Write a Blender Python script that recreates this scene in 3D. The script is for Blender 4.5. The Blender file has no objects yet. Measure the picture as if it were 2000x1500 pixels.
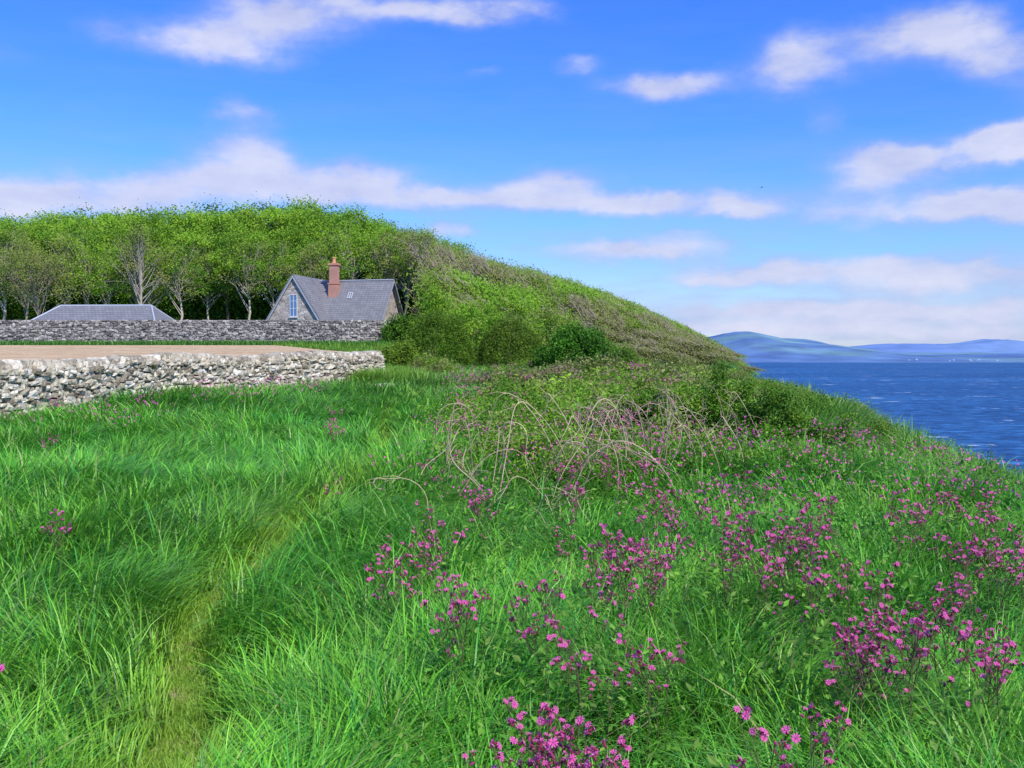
import bpy, math, random
import numpy as np
from mathutils import Vector, Matrix, Euler
rng = np.random.default_rng(11)
random.seed(5)
F = 1944.0
C = bpy.context.scene.collection
PI = math.pi

# ------------------------------------------------------------------ helpers
def link(o): C.objects.link(o); return o
def tag(o, label=None, cat=None, group=None, kind=None):
    if label: o['label'] = label
    if cat: o['category'] = cat
    if group: o['group'] = group
    if kind: o['kind'] = kind
    return o
def empty(name, loc, rz=0.0, sc=1.0):
    o = bpy.data.objects.new(name, None); link(o); o.location = loc; o.rotation_euler = (0, 0, rz)
    o.scale = (sc, sc, sc); o.empty_display_size = 0.1
    return o
def build_mesh(name, V, Q=None, T=None, col=None, smooth=False):
    V = np.asarray(V, dtype=np.float32).reshape(-1, 3)
    Q = np.zeros((0, 4), int) if Q is None or len(Q) == 0 else np.asarray(Q, int).reshape(-1, 4)
    T = np.zeros((0, 3), int) if T is None or len(T) == 0 else np.asarray(T, int).reshape(-1, 3)
    me = bpy.data.meshes.new(name)
    me.vertices.add(len(V)); me.vertices.foreach_set('co', V.ravel())
    nl = len(Q)*4 + len(T)*3
    me.loops.add(nl); me.loops.foreach_set('vertex_index', np.concatenate([Q.ravel(), T.ravel()]).astype(np.int32))
    me.polygons.add(len(Q)+len(T))
    ls = np.concatenate([np.arange(len(Q))*4, len(Q)*4 + np.arange(len(T))*3]).astype(np.int32)
    me.polygons.foreach_set('loop_start', ls)
    me.update(calc_edges=True)
    me.polygons.foreach_set('use_smooth', np.full(len(me.polygons), smooth, dtype=bool))
    if col is not None:
        col = np.asarray(col, dtype=np.float32).reshape(-1, 3)
        a = me.attributes.new('Col', 'FLOAT_COLOR', 'POINT')
        a.data.foreach_set('color', np.concatenate([col, np.ones((len(col), 1), np.float32)], 1).ravel())
    return me
class MB:
    def __init__(s): s.V = []; s.Q = []; s.T = []; s.C = []; s.n = 0
    def add(s, V, Q=None, T=None, col=(1, 1, 1)):
        V = np.asarray(V, float).reshape(-1, 3)
        if Q is not None and len(Q): s.Q.append(np.asarray(Q, int).reshape(-1, 4)+s.n)
        if T is not None and len(T): s.T.append(np.asarray(T, int).reshape(-1, 3)+s.n)
        col = np.asarray(col, float)
        if col.ndim == 1: col = np.tile(col, (len(V), 1))
        s.V.append(V); s.C.append(col); s.n += len(V)
    def box(s, a, b, col=(1, 1, 1)):
        x0, y0, z0 = a; x1, y1, z1 = b
        V = [(x0,y0,z0),(x1,y0,z0),(x1,y1,z0),(x0,y1,z0),(x0,y0,z1),(x1,y0,z1),(x1,y1,z1),(x0,y1,z1)]
        s.add(V, [(0,3,2,1),(4,5,6,7),(0,1,5,4),(1,2,6,5),(2,3,7,6),(3,0,4,7)], None, col)
    def mesh(s, name, smooth=False):
        return build_mesh(name, np.concatenate(s.V), np.concatenate(s.Q) if s.Q else None,
                          np.concatenate(s.T) if s.T else None, np.concatenate(s.C), smooth)
    def build(s, name, mat, parent=None, smooth=False):
        o = bpy.data.objects.new(name, s.mesh(name, smooth)); link(o); o.data.materials.append(mat)
        if parent: o.parent = parent
        return o
def tube(mb, pts, rad, n=5, col=(1, 1, 1), cap=True):
    pts = np.asarray(pts, float); M = len(pts); rad = np.broadcast_to(np.asarray(rad, float), (M,))
    tg = np.gradient(pts, axis=0); tg /= (np.linalg.norm(tg, axis=1, keepdims=True)+1e-9)
    ref = np.array([0, 0, 1.0]) if abs(tg[:, 2].mean()) < 0.8 else np.array([1.0, 0, 0])
    a = np.cross(tg, ref); a /= (np.linalg.norm(a, axis=1, keepdims=True)+1e-9); b = np.cross(tg, a)
    an = np.arange(n)*2*PI/n
    V = pts[:, None, :] + rad[:, None, None]*(np.cos(an)[None, :, None]*a[:, None, :]+np.sin(an)[None, :, None]*b[:, None, :])
    Q = []
    for i in range(M-1):
        for j in range(n):
            k = (j+1) % n; Q.append((i*n+j, i*n+k, (i+1)*n+k, (i+1)*n+j))
    mb.add(V.reshape(-1, 3), Q, None, col)
def unit(v): return v/(np.linalg.norm(v, axis=-1, keepdims=True)+1e-9)
def leaves(mb, P, size, col, r, bias=(0, 0, 0.3), asp=0.5):
    """small folded leaf faces at P"""
    N = len(P); n = unit(r.normal(size=(N, 3))+np.asarray(bias)); w = unit(r.normal(size=(N, 3)))
    u = unit(np.cross(n, w)); v = np.cross(n, u); s = np.asarray(size).reshape(-1, 1)
    V = np.stack([P-u*s, P+v*s*asp+n*s*.12, P+u*s, P-v*s*asp+n*s*.12], 1)
    Q = np.arange(N*4).reshape(N, 4)
    mb.add(V.reshape(-1, 3), Q, None, np.repeat(col, 4, axis=0))
def vnoise(x, y, seed=0):
    x = np.asarray(x, float); y = np.asarray(y, float)
    ix = np.floor(x); iy = np.floor(y); fx = x-ix; fy = y-iy
    def h(i, j):
        t = np.sin(i*127.1+j*311.7+seed*74.7)*43758.5453; return t-np.floor(t)
    fx = fx*fx*(3-2*fx); fy = fy*fy*(3-2*fy)
    return (h(ix, iy)*(1-fx)+h(ix+1, iy)*fx)*(1-fy)+(h(ix, iy+1)*(1-fx)+h(ix+1, iy+1)*fx)*fy
def sm(a, b, x):
    t = np.clip((np.asarray(x, float)-a)/(b-a), 0, 1); return t*t*(3-2*t)

# ------------------------------------------------------------------ terrain function
PY = [-10, 0, 3.75, 4.8, 6.5, 7.6, 9.75, 11.1, 15.6, 20.9, 34.8, 42, 57, 70]
PX = [-0.8, -1.0, -1.37, -1.60, -1.98, -1.93, -1.85, -1.7, -1.93, -2.7, -2.7, -2.2, -1.2, 0.5]
def xpath(y): return np.interp(y, PY, PX)+0.06*np.sin(np.asarray(y)*1.9)
def edge(y): return np.interp(y, [-60, 0, 12, 18, 30, 45, 60, 75, 90, 110, 400], [7, 6.3, 6.6, 7.2, 10.0, 11.6, 13.6, 16.6, 19, 21.5, 30])
def ground(x, y):
    x = np.asarray(x, float); y = np.asarray(y, float)
    zl = np.interp(y, [-60, 0, 20, 39, 60, 83, 100, 112, 130, 160, 300, 360], [-1.8, -1.6, -1.2, -.86, .3, 1.3, 1.6, 3.0, 7.6, 8.6, 8.6, -34])
    zm = np.interp(y, [-60, 0, 20, 40, 60, 75, 400], [-1.8, -1.6, -1.28, -.95, -.6, -.3, 0.3])
    d = x-edge(y); dp = .5*(d+np.sqrt(d*d+1.0))
    zm = zm-.9*dp
    P = np.interp(x, [-20, -10, 0, 10, 20, 27, 32, 40, 60, 80], [8, 7.5, 6.2, 4.6, 1.8, -1.6, -6.0, -14, -34, -36])
    s = sm(66, 128, y); zm = zm*(1-s)+P*s
    s2 = sm(150, 240, y); zm = zm*(1-s2)+(-34)*s2
    bl = sm(80, 92, y); b = sm(-9.5, -2, x)*(1-bl)+sm(-18, -4, x)*bl
    z = zl*(1-b)+zm*b
    am = 1-sm(30, 60, y)
    z = z+am*(.16*(vnoise(x/1.1, y/1.1, 3)-.5)+.34*(vnoise(x/4.5, y/4.5, 4)-.5)*sm(2, 8, y))
    z = z+am*.22*sm(.3, 2.2, x)*sm(8, 12, y)*(1-sm(3.2, 5.5, x))
    dx = np.abs(x-xpath(y)); z = z-.06*np.exp(-(dx/.28)**2)*am
    z = z+.05*np.exp(-((dx-.8)/.45)**2)*am
    return np.maximum(z, -36)
def g1(x, y): return float(ground(np.array([x]), np.array([y]))[0])
def at(px, d): return (px-1000)/F*d

# ------------------------------------------------------------------ materials
def newmat(name):
    m = bpy.data.materials.new(name); m.use_nodes = True; nt = m.node_tree
    for n in list(nt.nodes): nt.nodes.remove(n)
    return m, nt
def nd(nt, t, **kw):
    n = nt.nodes.new(t)
    for k, v in kw.items(): setattr(n, k, v)
    return n
def ramp(nt, stops, fac):
    r = nt.nodes.new('ShaderNodeValToRGB'); e = r.color_ramp.elements
    while len(e) < len(stops): e.new(0.5)
    for i, (p, c) in enumerate(stops): e[i].position = p; e[i].color = (*c, 1) if len(c) == 3 else c
    nt.links.new(fac, r.inputs[0]); return r.outputs[0]
def col_mat(name, trans=0.25, rough=0.6, spec=0.25, nscale=0.0, namp=0.3, bump=0.0):
    m, nt = newmat(name); L = nt.links
    at_ = nd(nt, 'ShaderNodeAttribute', attribute_name='Col'); c = at_.outputs['Color']
    p = nd(nt, 'ShaderNodeBsdfPrincipled'); p.inputs['Roughness'].default_value = rough
    p.inputs['Specular IOR Level'].default_value = spec
    if nscale:
        tc = nd(nt, 'ShaderNodeTexCoord'); no = nd(nt, 'ShaderNodeTexNoise'); no.inputs['Scale'].default_value = nscale
        no.inputs['Detail'].default_value = 6; L.new(tc.outputs['Object'], no.inputs['Vector'])
        mr = nd(nt, 'ShaderNodeMapRange'); mr.inputs['From Min'].default_value = .3; mr.inputs['From Max'].default_value = .7
        mr.inputs['To Min'].default_value = 1-namp; mr.inputs['To Max'].default_value = 1+namp
        L.new(no.outputs[0], mr.inputs[0])
        mx = nd(nt, 'ShaderNodeVectorMath', operation='SCALE'); L.new(c, mx.inputs[0]); L.new(mr.outputs[0], mx.inputs['Scale']); c = mx.outputs[0]
        if bump:
            b = nd(nt, 'ShaderNodeBump'); b.inputs['Strength'].default_value = bump; b.inputs['Distance'].default_value = .03
            L.new(no.outputs[0], b.inputs['Height']); L.new(b.outputs[0], p.inputs['Normal'])
    L.new(c, p.inputs['Base Color'])
    out = nd(nt, 'ShaderNodeOutputMaterial')
    if trans:
        t = nd(nt, 'ShaderNodeBsdfTranslucent'); L.new(c, t.inputs['Color'])
        ms = nd(nt, 'ShaderNodeMixShader'); ms.inputs[0].default_value = trans
        L.new(p.outputs[0], ms.inputs[1]); L.new(t.outputs[0], ms.inputs[2]); L.new(ms.outputs[0], out.inputs[0])
    else: L.new(p.outputs[0], out.inputs[0])
    return m
M_grass = col_mat('grass_blade', .36, .42, .30)
M_leaf = col_mat('leaf', .35, .6, .15)
M_bark = col_mat('bark', 0, .85, .1, 3.0, .3)
M_petal = col_mat('petal', .3, .6, .1)
M_stone = col_mat('rubble_stone', 0, .9, .1, 9.0, .35, .5)
M_paint = col_mat('painted_wood', 0, .5, .3)

def mat_noise(name, stops, scale, rough=.9, bump=.0, dist=.05, stretch=(1, 1, 1), scale2=None, amp2=.3, detail=8, spec=.1):
    m, nt = newmat(name); L = nt.links
    tc = nd(nt, 'ShaderNodeTexCoord'); mp = nd(nt, 'ShaderNodeMapping'); mp.inputs['Scale'].default_value = stretch
    L.new(tc.outputs['Object'], mp.inputs[0])
    no = nd(nt, 'ShaderNodeTexNoise'); no.inputs['Scale'].default_value = scale; no.inputs['Detail'].default_value = detail
    L.new(mp.outputs[0], no.inputs['Vector']); c = ramp(nt, stops, no.outputs[0])
    if scale2:
        n2 = nd(nt, 'ShaderNodeTexNoise'); n2.inputs['Scale'].default_value = scale2; n2.inputs['Detail'].default_value = 5
        L.new(mp.outputs[0], n2.inputs['Vector'])
        mr = nd(nt, 'ShaderNodeMapRange'); mr.inputs['From Min'].default_value = .3; mr.inputs['From Max'].default_value = .7
        mr.inputs['To Min'].default_value = 1-amp2; mr.inputs['To Max'].default_value = 1+amp2; L.new(n2.outputs[0], mr.inputs[0])
        mx = nd(nt, 'ShaderNodeVectorMath', operation='SCALE'); L.new(c, mx.inputs[0]); L.new(mr.outputs[0], mx.inputs['Scale']); c = mx.outputs[0]
    p = nd(nt, 'ShaderNodeBsdfPrincipled'); p.inputs['Roughness'].default_value = rough; p.inputs['Specular IOR Level'].default_value = spec
    L.new(c, p.inputs['Base Color'])
    if bump:
        b = nd(nt, 'ShaderNodeBump'); b.inputs['Strength'].default_value = bump; b.inputs['Distance'].default_value = dist
        L.new(no.outputs[0], b.inputs['Height']); L.new(b.outputs[0], p.inputs['Normal'])
    out = nd(nt, 'ShaderNodeOutputMaterial'); L.new(p.outputs[0], out.inputs[0])
    return m
M_ground = mat_noise('turf', [(.3, (.025, .07, .010)), (.5, (.05, .14, .018)), (.7, (.09, .17, .03))], 1.6, bump=.6, scale2=14)
M_path = mat_noise('trodden_path', [(.32, (.12, .25, .03)), (.48, (.20, .32, .05)), (.58, (.28, .29, .09)), (.68, (.46, .35, .22))], 3.2, bump=.7, scale2=40, amp2=.4)
M_field = mat_noise('ploughed_soil', [(.3, (.44, .31, .18)), (.7, (.60, .44, .27))], .8, bump=.5, scale2=6, amp2=.2, stretch=(.4, 1, 1))

def mat_stonework(name, cols, mortar, scale):
    m, nt = newmat(name); L = nt.links
    tc = nd(nt, 'ShaderNodeTexCoord'); mp = nd(nt, 'ShaderNodeMapping'); mp.inputs['Scale'].default_value = (1, 1, 1.7)
    L.new(tc.outputs['Object'], mp.inputs[0])
    v = nd(nt, 'ShaderNodeTexVoronoi'); v.inputs['Scale'].default_value = scale; L.new(mp.outputs[0], v.inputs['Vector'])
    sx = nd(nt, 'ShaderNodeSeparateColor'); L.new(v.outputs['Color'], sx.inputs[0])
    c = ramp(nt, [(i/(len(cols)-1), k) for i, k in enumerate(cols)], sx.outputs[0])
    v2 = nd(nt, 'ShaderNodeTexVoronoi', feature='DISTANCE_TO_EDGE'); v2.inputs['Scale'].default_value = scale; L.new(mp.outputs[0], v2.inputs['Vector'])
    f = ramp(nt, [(0.03, (0, 0, 0)), (.09, (1, 1, 1))], v2.outputs['Distance'])
    mx = nd(nt, 'ShaderNodeMix', data_type='RGBA'); L.new(f, mx.inputs['Factor']); mx.inputs['A'].default_value = (*mortar, 1); L.new(c, mx.inputs['B'])
    p = nd(nt, 'ShaderNodeBsdfPrincipled'); p.inputs['Roughness'].default_value = .9; L.new(mx.outputs['Result'], p.inputs['Base Color'])
    b = nd(nt, 'ShaderNodeBump'); b.inputs['Distance'].default_value = .05; L.new(f, b.inputs['Height']); L.new(b.outputs[0], p.inputs['Normal'])
    out = nd(nt, 'ShaderNodeOutputMaterial'); L.new(p.outputs[0], out.inputs[0]); return m
M_gable = mat_stonework('gable_rubble', [(.24, .19, .18), (.46, .40, .36), (.32, .27, .25), (.60, .54, .50), (.38, .29, .26)], (.50, .46, .43), 2.2)
def mat_brick(name, c1, c2, mo, bw, rh, ms, rough=.8, amp=.35):
    m, nt = newmat(name); L = nt.links
    tc = nd(nt, 'ShaderNodeTexCoord'); sp = nd(nt, 'ShaderNodeSeparateXYZ'); L.new(tc.outputs['Object'], sp.inputs[0])
    ad = nd(nt, 'ShaderNodeMath', operation='ADD'); L.new(sp.outputs[0], ad.inputs[0]); L.new(sp.outputs[1], ad.inputs[1])
    cb = nd(nt, 'ShaderNodeCombineXYZ'); L.new(ad.outputs[0], cb.inputs[0]); L.new(sp.outputs[2], cb.inputs[1])
    br = nd(nt, 'ShaderNodeTexBrick'); L.new(cb.outputs[0], br.inputs[0]); br.inputs['Scale'].default_value = 1
    br.inputs['Brick Width'].default_value = bw; br.inputs['Row Height'].default_value = rh; br.inputs['Mortar Size'].default_value = ms
    br.inputs['Color1'].default_value = (*c1, 1); br.inputs['Color2'].default_value = (*c2, 1); br.inputs['Mortar'].default_value = (*mo, 1)
    no = nd(nt, 'ShaderNodeTexNoise'); no.inputs['Scale'].default_value = 1.3; no.inputs['Detail'].default_value = 6; L.new(tc.outputs['Object'], no.inputs['Vector'])
    mr = nd(nt, 'ShaderNodeMapRange'); mr.inputs['To Min'].default_value = 1-amp; mr.inputs['To Max'].default_value = 1+amp; L.new(no.outputs[0], mr.inputs[0])
    mx = nd(nt, 'ShaderNodeVectorMath', operation='SCALE'); L.new(br.outputs[0], mx.inputs[0]); L.new(mr.outputs[0], mx.inputs['Scale'])
    p = nd(nt, 'ShaderNodeBsdfPrincipled'); p.inputs['Roughness'].default_value = rough; L.new(mx.outputs[0], p.inputs['Base Color'])
    out = nd(nt, 'ShaderNodeOutputMaterial'); L.new(p.outputs[0], out.inputs[0]); return m
M_slate = mat_brick('slate', (.18, .18, .195), (.225, .225, .245), (.11, .11, .125), .35, .22, .02, rough=.7, amp=.3)
M_brick = mat_brick('red_brick', (.50, .17, .10), (.42, .13, .08), (.45, .35, .3), .23, .09, .015)
M_glass, nt_ = newmat('window_glass')
p_ = nd(nt_, 'ShaderNodeBsdfPrincipled'); p_.inputs['Base Color'].default_value = (.10, .20, .38, 1); p_.inputs['Roughness'].default_value = .15
nt_.links.new(p_.outputs[0], nd(nt_, 'ShaderNodeOutputMaterial').inputs[0])

def mat_sea():
    m, nt = newmat('sea_water'); L = nt.links
    tc = nd(nt, 'ShaderNodeTexCoord')
    def noise(sc, st, det=6):
        mp = nd(nt, 'ShaderNodeMapping'); mp.inputs['Scale'].default_value = st; L.new(tc.outputs['Object'], mp.inputs[0])
        no = nd(nt, 'ShaderNodeTexNoise'); no.inputs['Scale'].default_value = sc; no.inputs['Detail'].default_value = det; no.inputs['Roughness'].default_value = .65
        L.new(mp.outputs[0], no.inputs['Vector']); return no.outputs[0]
    n1 = noise(.22, (.55, 1, 1), 10); n2 = noise(.006, (.25, .6, 1), 6); n3 = noise(.03, (.6, 1, 1), 9)
    a = nd(nt, 'ShaderNodeMath', operation='MULTIPLY_ADD'); L.new(n1, a.inputs[0]); a.inputs[1].default_value = .75
    a2 = nd(nt, 'ShaderNodeMath', operation='MULTIPLY_ADD'); L.new(n2, a2.inputs[0]); a2.inputs[1].default_value = .25; a2.inputs[2].default_value = 0
    L.new(a2.outputs[0], a.inputs[2])
    c = ramp(nt, [(.38, (.003, .030, .10)), (.5, (.009, .078, .23)), (.62, (.045, .19, .44))], a.outputs[0])
    wc = noise(.09, (.45, 1, 1), 3)
    mul = nd(nt, 'ShaderNodeMath', operation='MULTIPLY'); L.new(wc, mul.inputs[0]); L.new(n3, mul.inputs[1])
    f = ramp(nt, [(.368, (0, 0, 0)), (.395, (1, 1, 1))], mul.outputs[0])
    mx = nd(nt, 'ShaderNodeMix', data_type='RGBA'); L.new(f, mx.inputs['Factor']); L.new(c, mx.inputs['A']); mx.inputs['B'].default_value = (.6, .68, .75, 1)
    p = nd(nt, 'ShaderNodeBsdfPrincipled'); p.inputs['Roughness'].default_value = .5; p.inputs['Specular IOR Level'].default_value = .12
    L.new(mx.outputs['Result'], p.inputs['Base Color'])
    b = nd(nt, 'ShaderNodeBump'); b.inputs['Strength'].default_value = .6; b.inputs['Distance'].default_value = 1.4; L.new(n1, b.inputs['Height']); L.new(b.outputs[0], p.inputs['Normal'])
    L.new(p.outputs[0], nd(nt, 'ShaderNodeOutputMaterial').inputs[0]); return m
M_sea = mat_sea()
M_hill1 = mat_noise('hill_haze_tint', [(.35, (.075, .14, .33)), (.5, (.10, .185, .36)), (.62, (.14, .26, .33))], .0011, scale2=.004, amp2=.25, stretch=(.6, 1, 2.5))  # atmospheric haze is painted into these blue base colours
M_hill2 = mat_noise('far_hill_haze_tint', [(.35, (.13, .22, .46)), (.65, (.17, .28, .50))], .0009, scale2=.004, amp2=.12, stretch=(.6, 1, 2.5))  # haze of the greater distance, painted as a paler blue base colour

# ------------------------------------------------------------------ setting
def grid_mesh(xs, ys, zf):
    X, Y = np.meshgrid(xs, ys); Z = zf(X, Y)
    V = np.stack([X, Y, Z], -1).reshape(-1, 3); nx, ny = len(xs), len(ys)
    i = np.arange((ny-1)*(nx-1)); r = i//(nx-1); c = i % (nx-1); a = r*nx+c
    return V, np.stack([a, a+1, a+nx+1, a+nx], 1)
xs = np.concatenate([np.linspace(-420, -62, 30)[:-1], np.linspace(-62, -14, 80)[:-1], np.linspace(-14, 14, 190)[:-1], np.linspace(14, 90, 90)])
ys = np.concatenate([np.linspace(-60, -2, 20)[:-1], np.linspace(-2, 30, 210)[:-1], np.linspace(30, 100, 150)[:-1], np.linspace(100, 380, 90)])
V, Q = grid_mesh(xs, ys, ground)
o = link(bpy.data.objects.new('ground', build_mesh('ground', V, Q, smooth=True))); o.data.materials.append(M_ground); tag(o, 'grassy clifftop ground dropping steeply to the sea', 'ground', kind='structure')
py_ = np.arange(-2, 26, .12); w_ = np.array([-1, -.6, -.2, .2, .6, 1])
hw = np.interp(py_, [0, 4, 8, 15, 30], [.15, .12, .08, .07, .08])*(1+.3*np.sin(py_*2.3)+.2*np.sin(py_*5.1+1))
X = xpath(py_)[:, None]+hw[:, None]*w_[None]; Y = np.repeat(py_[:, None], 6, 1); Z = ground(X, Y)+.03-.02*np.abs(w_)[None]
V = np.stack([X, Y, Z], -1).reshape(-1, 3); n = len(py_); a = (np.arange(n-1)[:, None]*6+np.arange(5)[None]).ravel()
o = link(bpy.data.objects.new('path', build_mesh('path', V, np.stack([a, a+1, a+7, a+6], 1), smooth=True))); o.data.materials.append(M_path); tag(o, 'narrow trodden footpath through the long grass', 'path', kind='structure')
FX, FYY = [40, 50, 62, 77], [-5.9, -7.2, -10.2, -18.5]
ys2 = np.arange(40, 77.5, .5); fr = np.linspace(0, 1, 90)
xr = np.interp(ys2, FX, FYY); X = -62+(xr[:, None]+62)*fr[None]; Y = np.repeat(ys2[:, None], 90, 1); Z = ground(X, Y)+.07+.03*np.sin(Y*6)
V = np.stack([X, Y, Z], -1).reshape(-1, 3); a = (np.arange(len(ys2)-1)[:, None]*90+np.arange(89)[None]).ravel()
o = link(bpy.data.objects.new('field', build_mesh('field', V, np.stack([a, a+1, a+91, a+90], 1), smooth=True))); o.data.materials.append(M_field); tag(o, 'bare sandy brown ploughed field between the two stone walls', 'field', kind='structure')
V, Q = grid_mesh(np.linspace(-45000, 45000, 40), np.linspace(-3000, 60000, 40), lambda x, y: x*0-30.0)
o = link(bpy.data.objects.new('sea', build_mesh('sea', V, Q))); o.data.materials.append(M_sea); tag(o, 'choppy deep blue sea with scattered whitecaps', 'sea', kind='structure')
def hills(name, sil, dist, depth, mat, label, seed):
    px = np.linspace(sil[0][0], sil[-1][0], 260); yy = np.interp(px, [a[0] for a in sil], [a[1] for a in sil])
    t = np.linspace(0, 1, 26); V = []
    for j, tt in enumerate(t):
        d = dist+depth*tt; x = (px-1000)/F*(dist+depth*.75)
        h = np.maximum((702-yy)/F*(dist+depth*.75)+30, 0)
        prof = np.sin(min(tt/.75, 1)*PI/2)**1.1 if tt <= .75 else math.cos((tt-.75)/.25*PI/2)
        h = h*prof*(1+(.25*(vnoise(x/700, d/500+px*0, seed)-.5)+.12*(vnoise(x/230, d/200+px*0, seed+1)-.5))*(1 if tt < .72 else .3))
        V.append(np.stack([x, px*0+d, h-31+0*px], -1))
    V = np.concatenate(V); a = (np.arange(25)[:, None]*260+np.arange(259)[None]).ravel()
    o = link(bpy.data.objects.new(name, build_mesh(name, V, np.stack([a, a+1, a+261, a+260], 1), smooth=True))); o.data.materials.append(mat); tag(o, label, 'hills', kind='structure')
hills('hills', [(1150, 694), (1300, 672), (1370, 660), (1395, 655), (1415, 650), (1440, 648), (1470, 654), (1510, 660), (1560, 664), (1590, 668), (1630, 677), (1650, 684), (1690, 688), (1800, 690), (1900, 688), (2000, 691), (2100, 697), (2200, 702)], 9500, 3500, M_hill1, 'haze-tinted blue coastal hill across the bay', 1)
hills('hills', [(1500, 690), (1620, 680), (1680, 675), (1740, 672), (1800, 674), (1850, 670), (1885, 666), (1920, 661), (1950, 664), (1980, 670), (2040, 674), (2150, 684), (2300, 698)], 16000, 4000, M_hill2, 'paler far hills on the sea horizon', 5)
mb = MB()
for k in range(34):
    px = random.choice([random.uniform(1470, 1660), random.uniform(1760, 1960)]); d = 9700+random.uniform(0, 250); x = at(px, d)
    s = random.uniform(8, 14); z0 = -30+random.uniform(4, 26)
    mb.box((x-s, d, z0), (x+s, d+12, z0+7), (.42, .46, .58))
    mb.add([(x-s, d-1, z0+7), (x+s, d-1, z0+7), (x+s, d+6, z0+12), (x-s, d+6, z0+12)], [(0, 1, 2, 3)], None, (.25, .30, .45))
o = mb.build('distant_houses', M_paint); tag(o, 'pale specks of houses along the far shore', 'village', kind='stuff')

# ------------------------------------------------------------------ dry stone walls
tv = np.array([(x, y, z) for x in (-1, 0, 1) for y in (-1, 0, 1) for z in (-1, 0, 1) if (x, y, z) != (0, 0, 0)], float)
tvn = tv/((np.abs(tv)**5).sum(1, keepdims=True)**.2)
idx = {tuple(v): i for i, v in enumerate(tv.astype(int))}
tq = []
for ax in range(3):
    for s in (-1, 1):
        o1, o2 = [k for k in range(3) if k != ax]
        for i in (-1, 0):
            for j in (-1, 0):
                q = []
                for (di, dj) in ((0, 0), (1, 0), (1, 1), (0, 1)):
                    v = [0, 0, 0]; v[ax] = s; v[o1] = i+di; v[o2] = j+dj; q.append(idx[tuple(v)])
                flip = (s == 1) ^ (ax == 1)
                tq.append(q if flip else q[::-1])
tq = np.array(tq)
def stones(mb, cen, dim, yaw, tilt, col):
    cen = np.array(cen); dim = np.array(dim); yaw = np.array(yaw); tilt = np.array(tilt); col = np.array(col); N = len(cen)
    P = tvn[None]*dim[:, None]/2*(1+rng.normal(0, .09, (N, 26, 3)))
    ct, st = np.cos(tilt)[:, None], np.sin(tilt)[:, None]
    x = P[..., 0]*ct+P[..., 2]*st; z = -P[..., 0]*st+P[..., 2]*ct; y = P[..., 1]
    cy, sy = np.cos(yaw)[:, None], np.sin(yaw)[:, None]
    W = np.stack([x*cy-y*sy, x*sy+y*cy, z], -1)+cen[:, None]
    Qs = (tq[None]+(np.arange(N)*26)[:, None, None]).reshape(-1, 4)
    mb.add(W.reshape(-1, 3), Qs, None, np.repeat(col, 26, axis=0))
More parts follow.
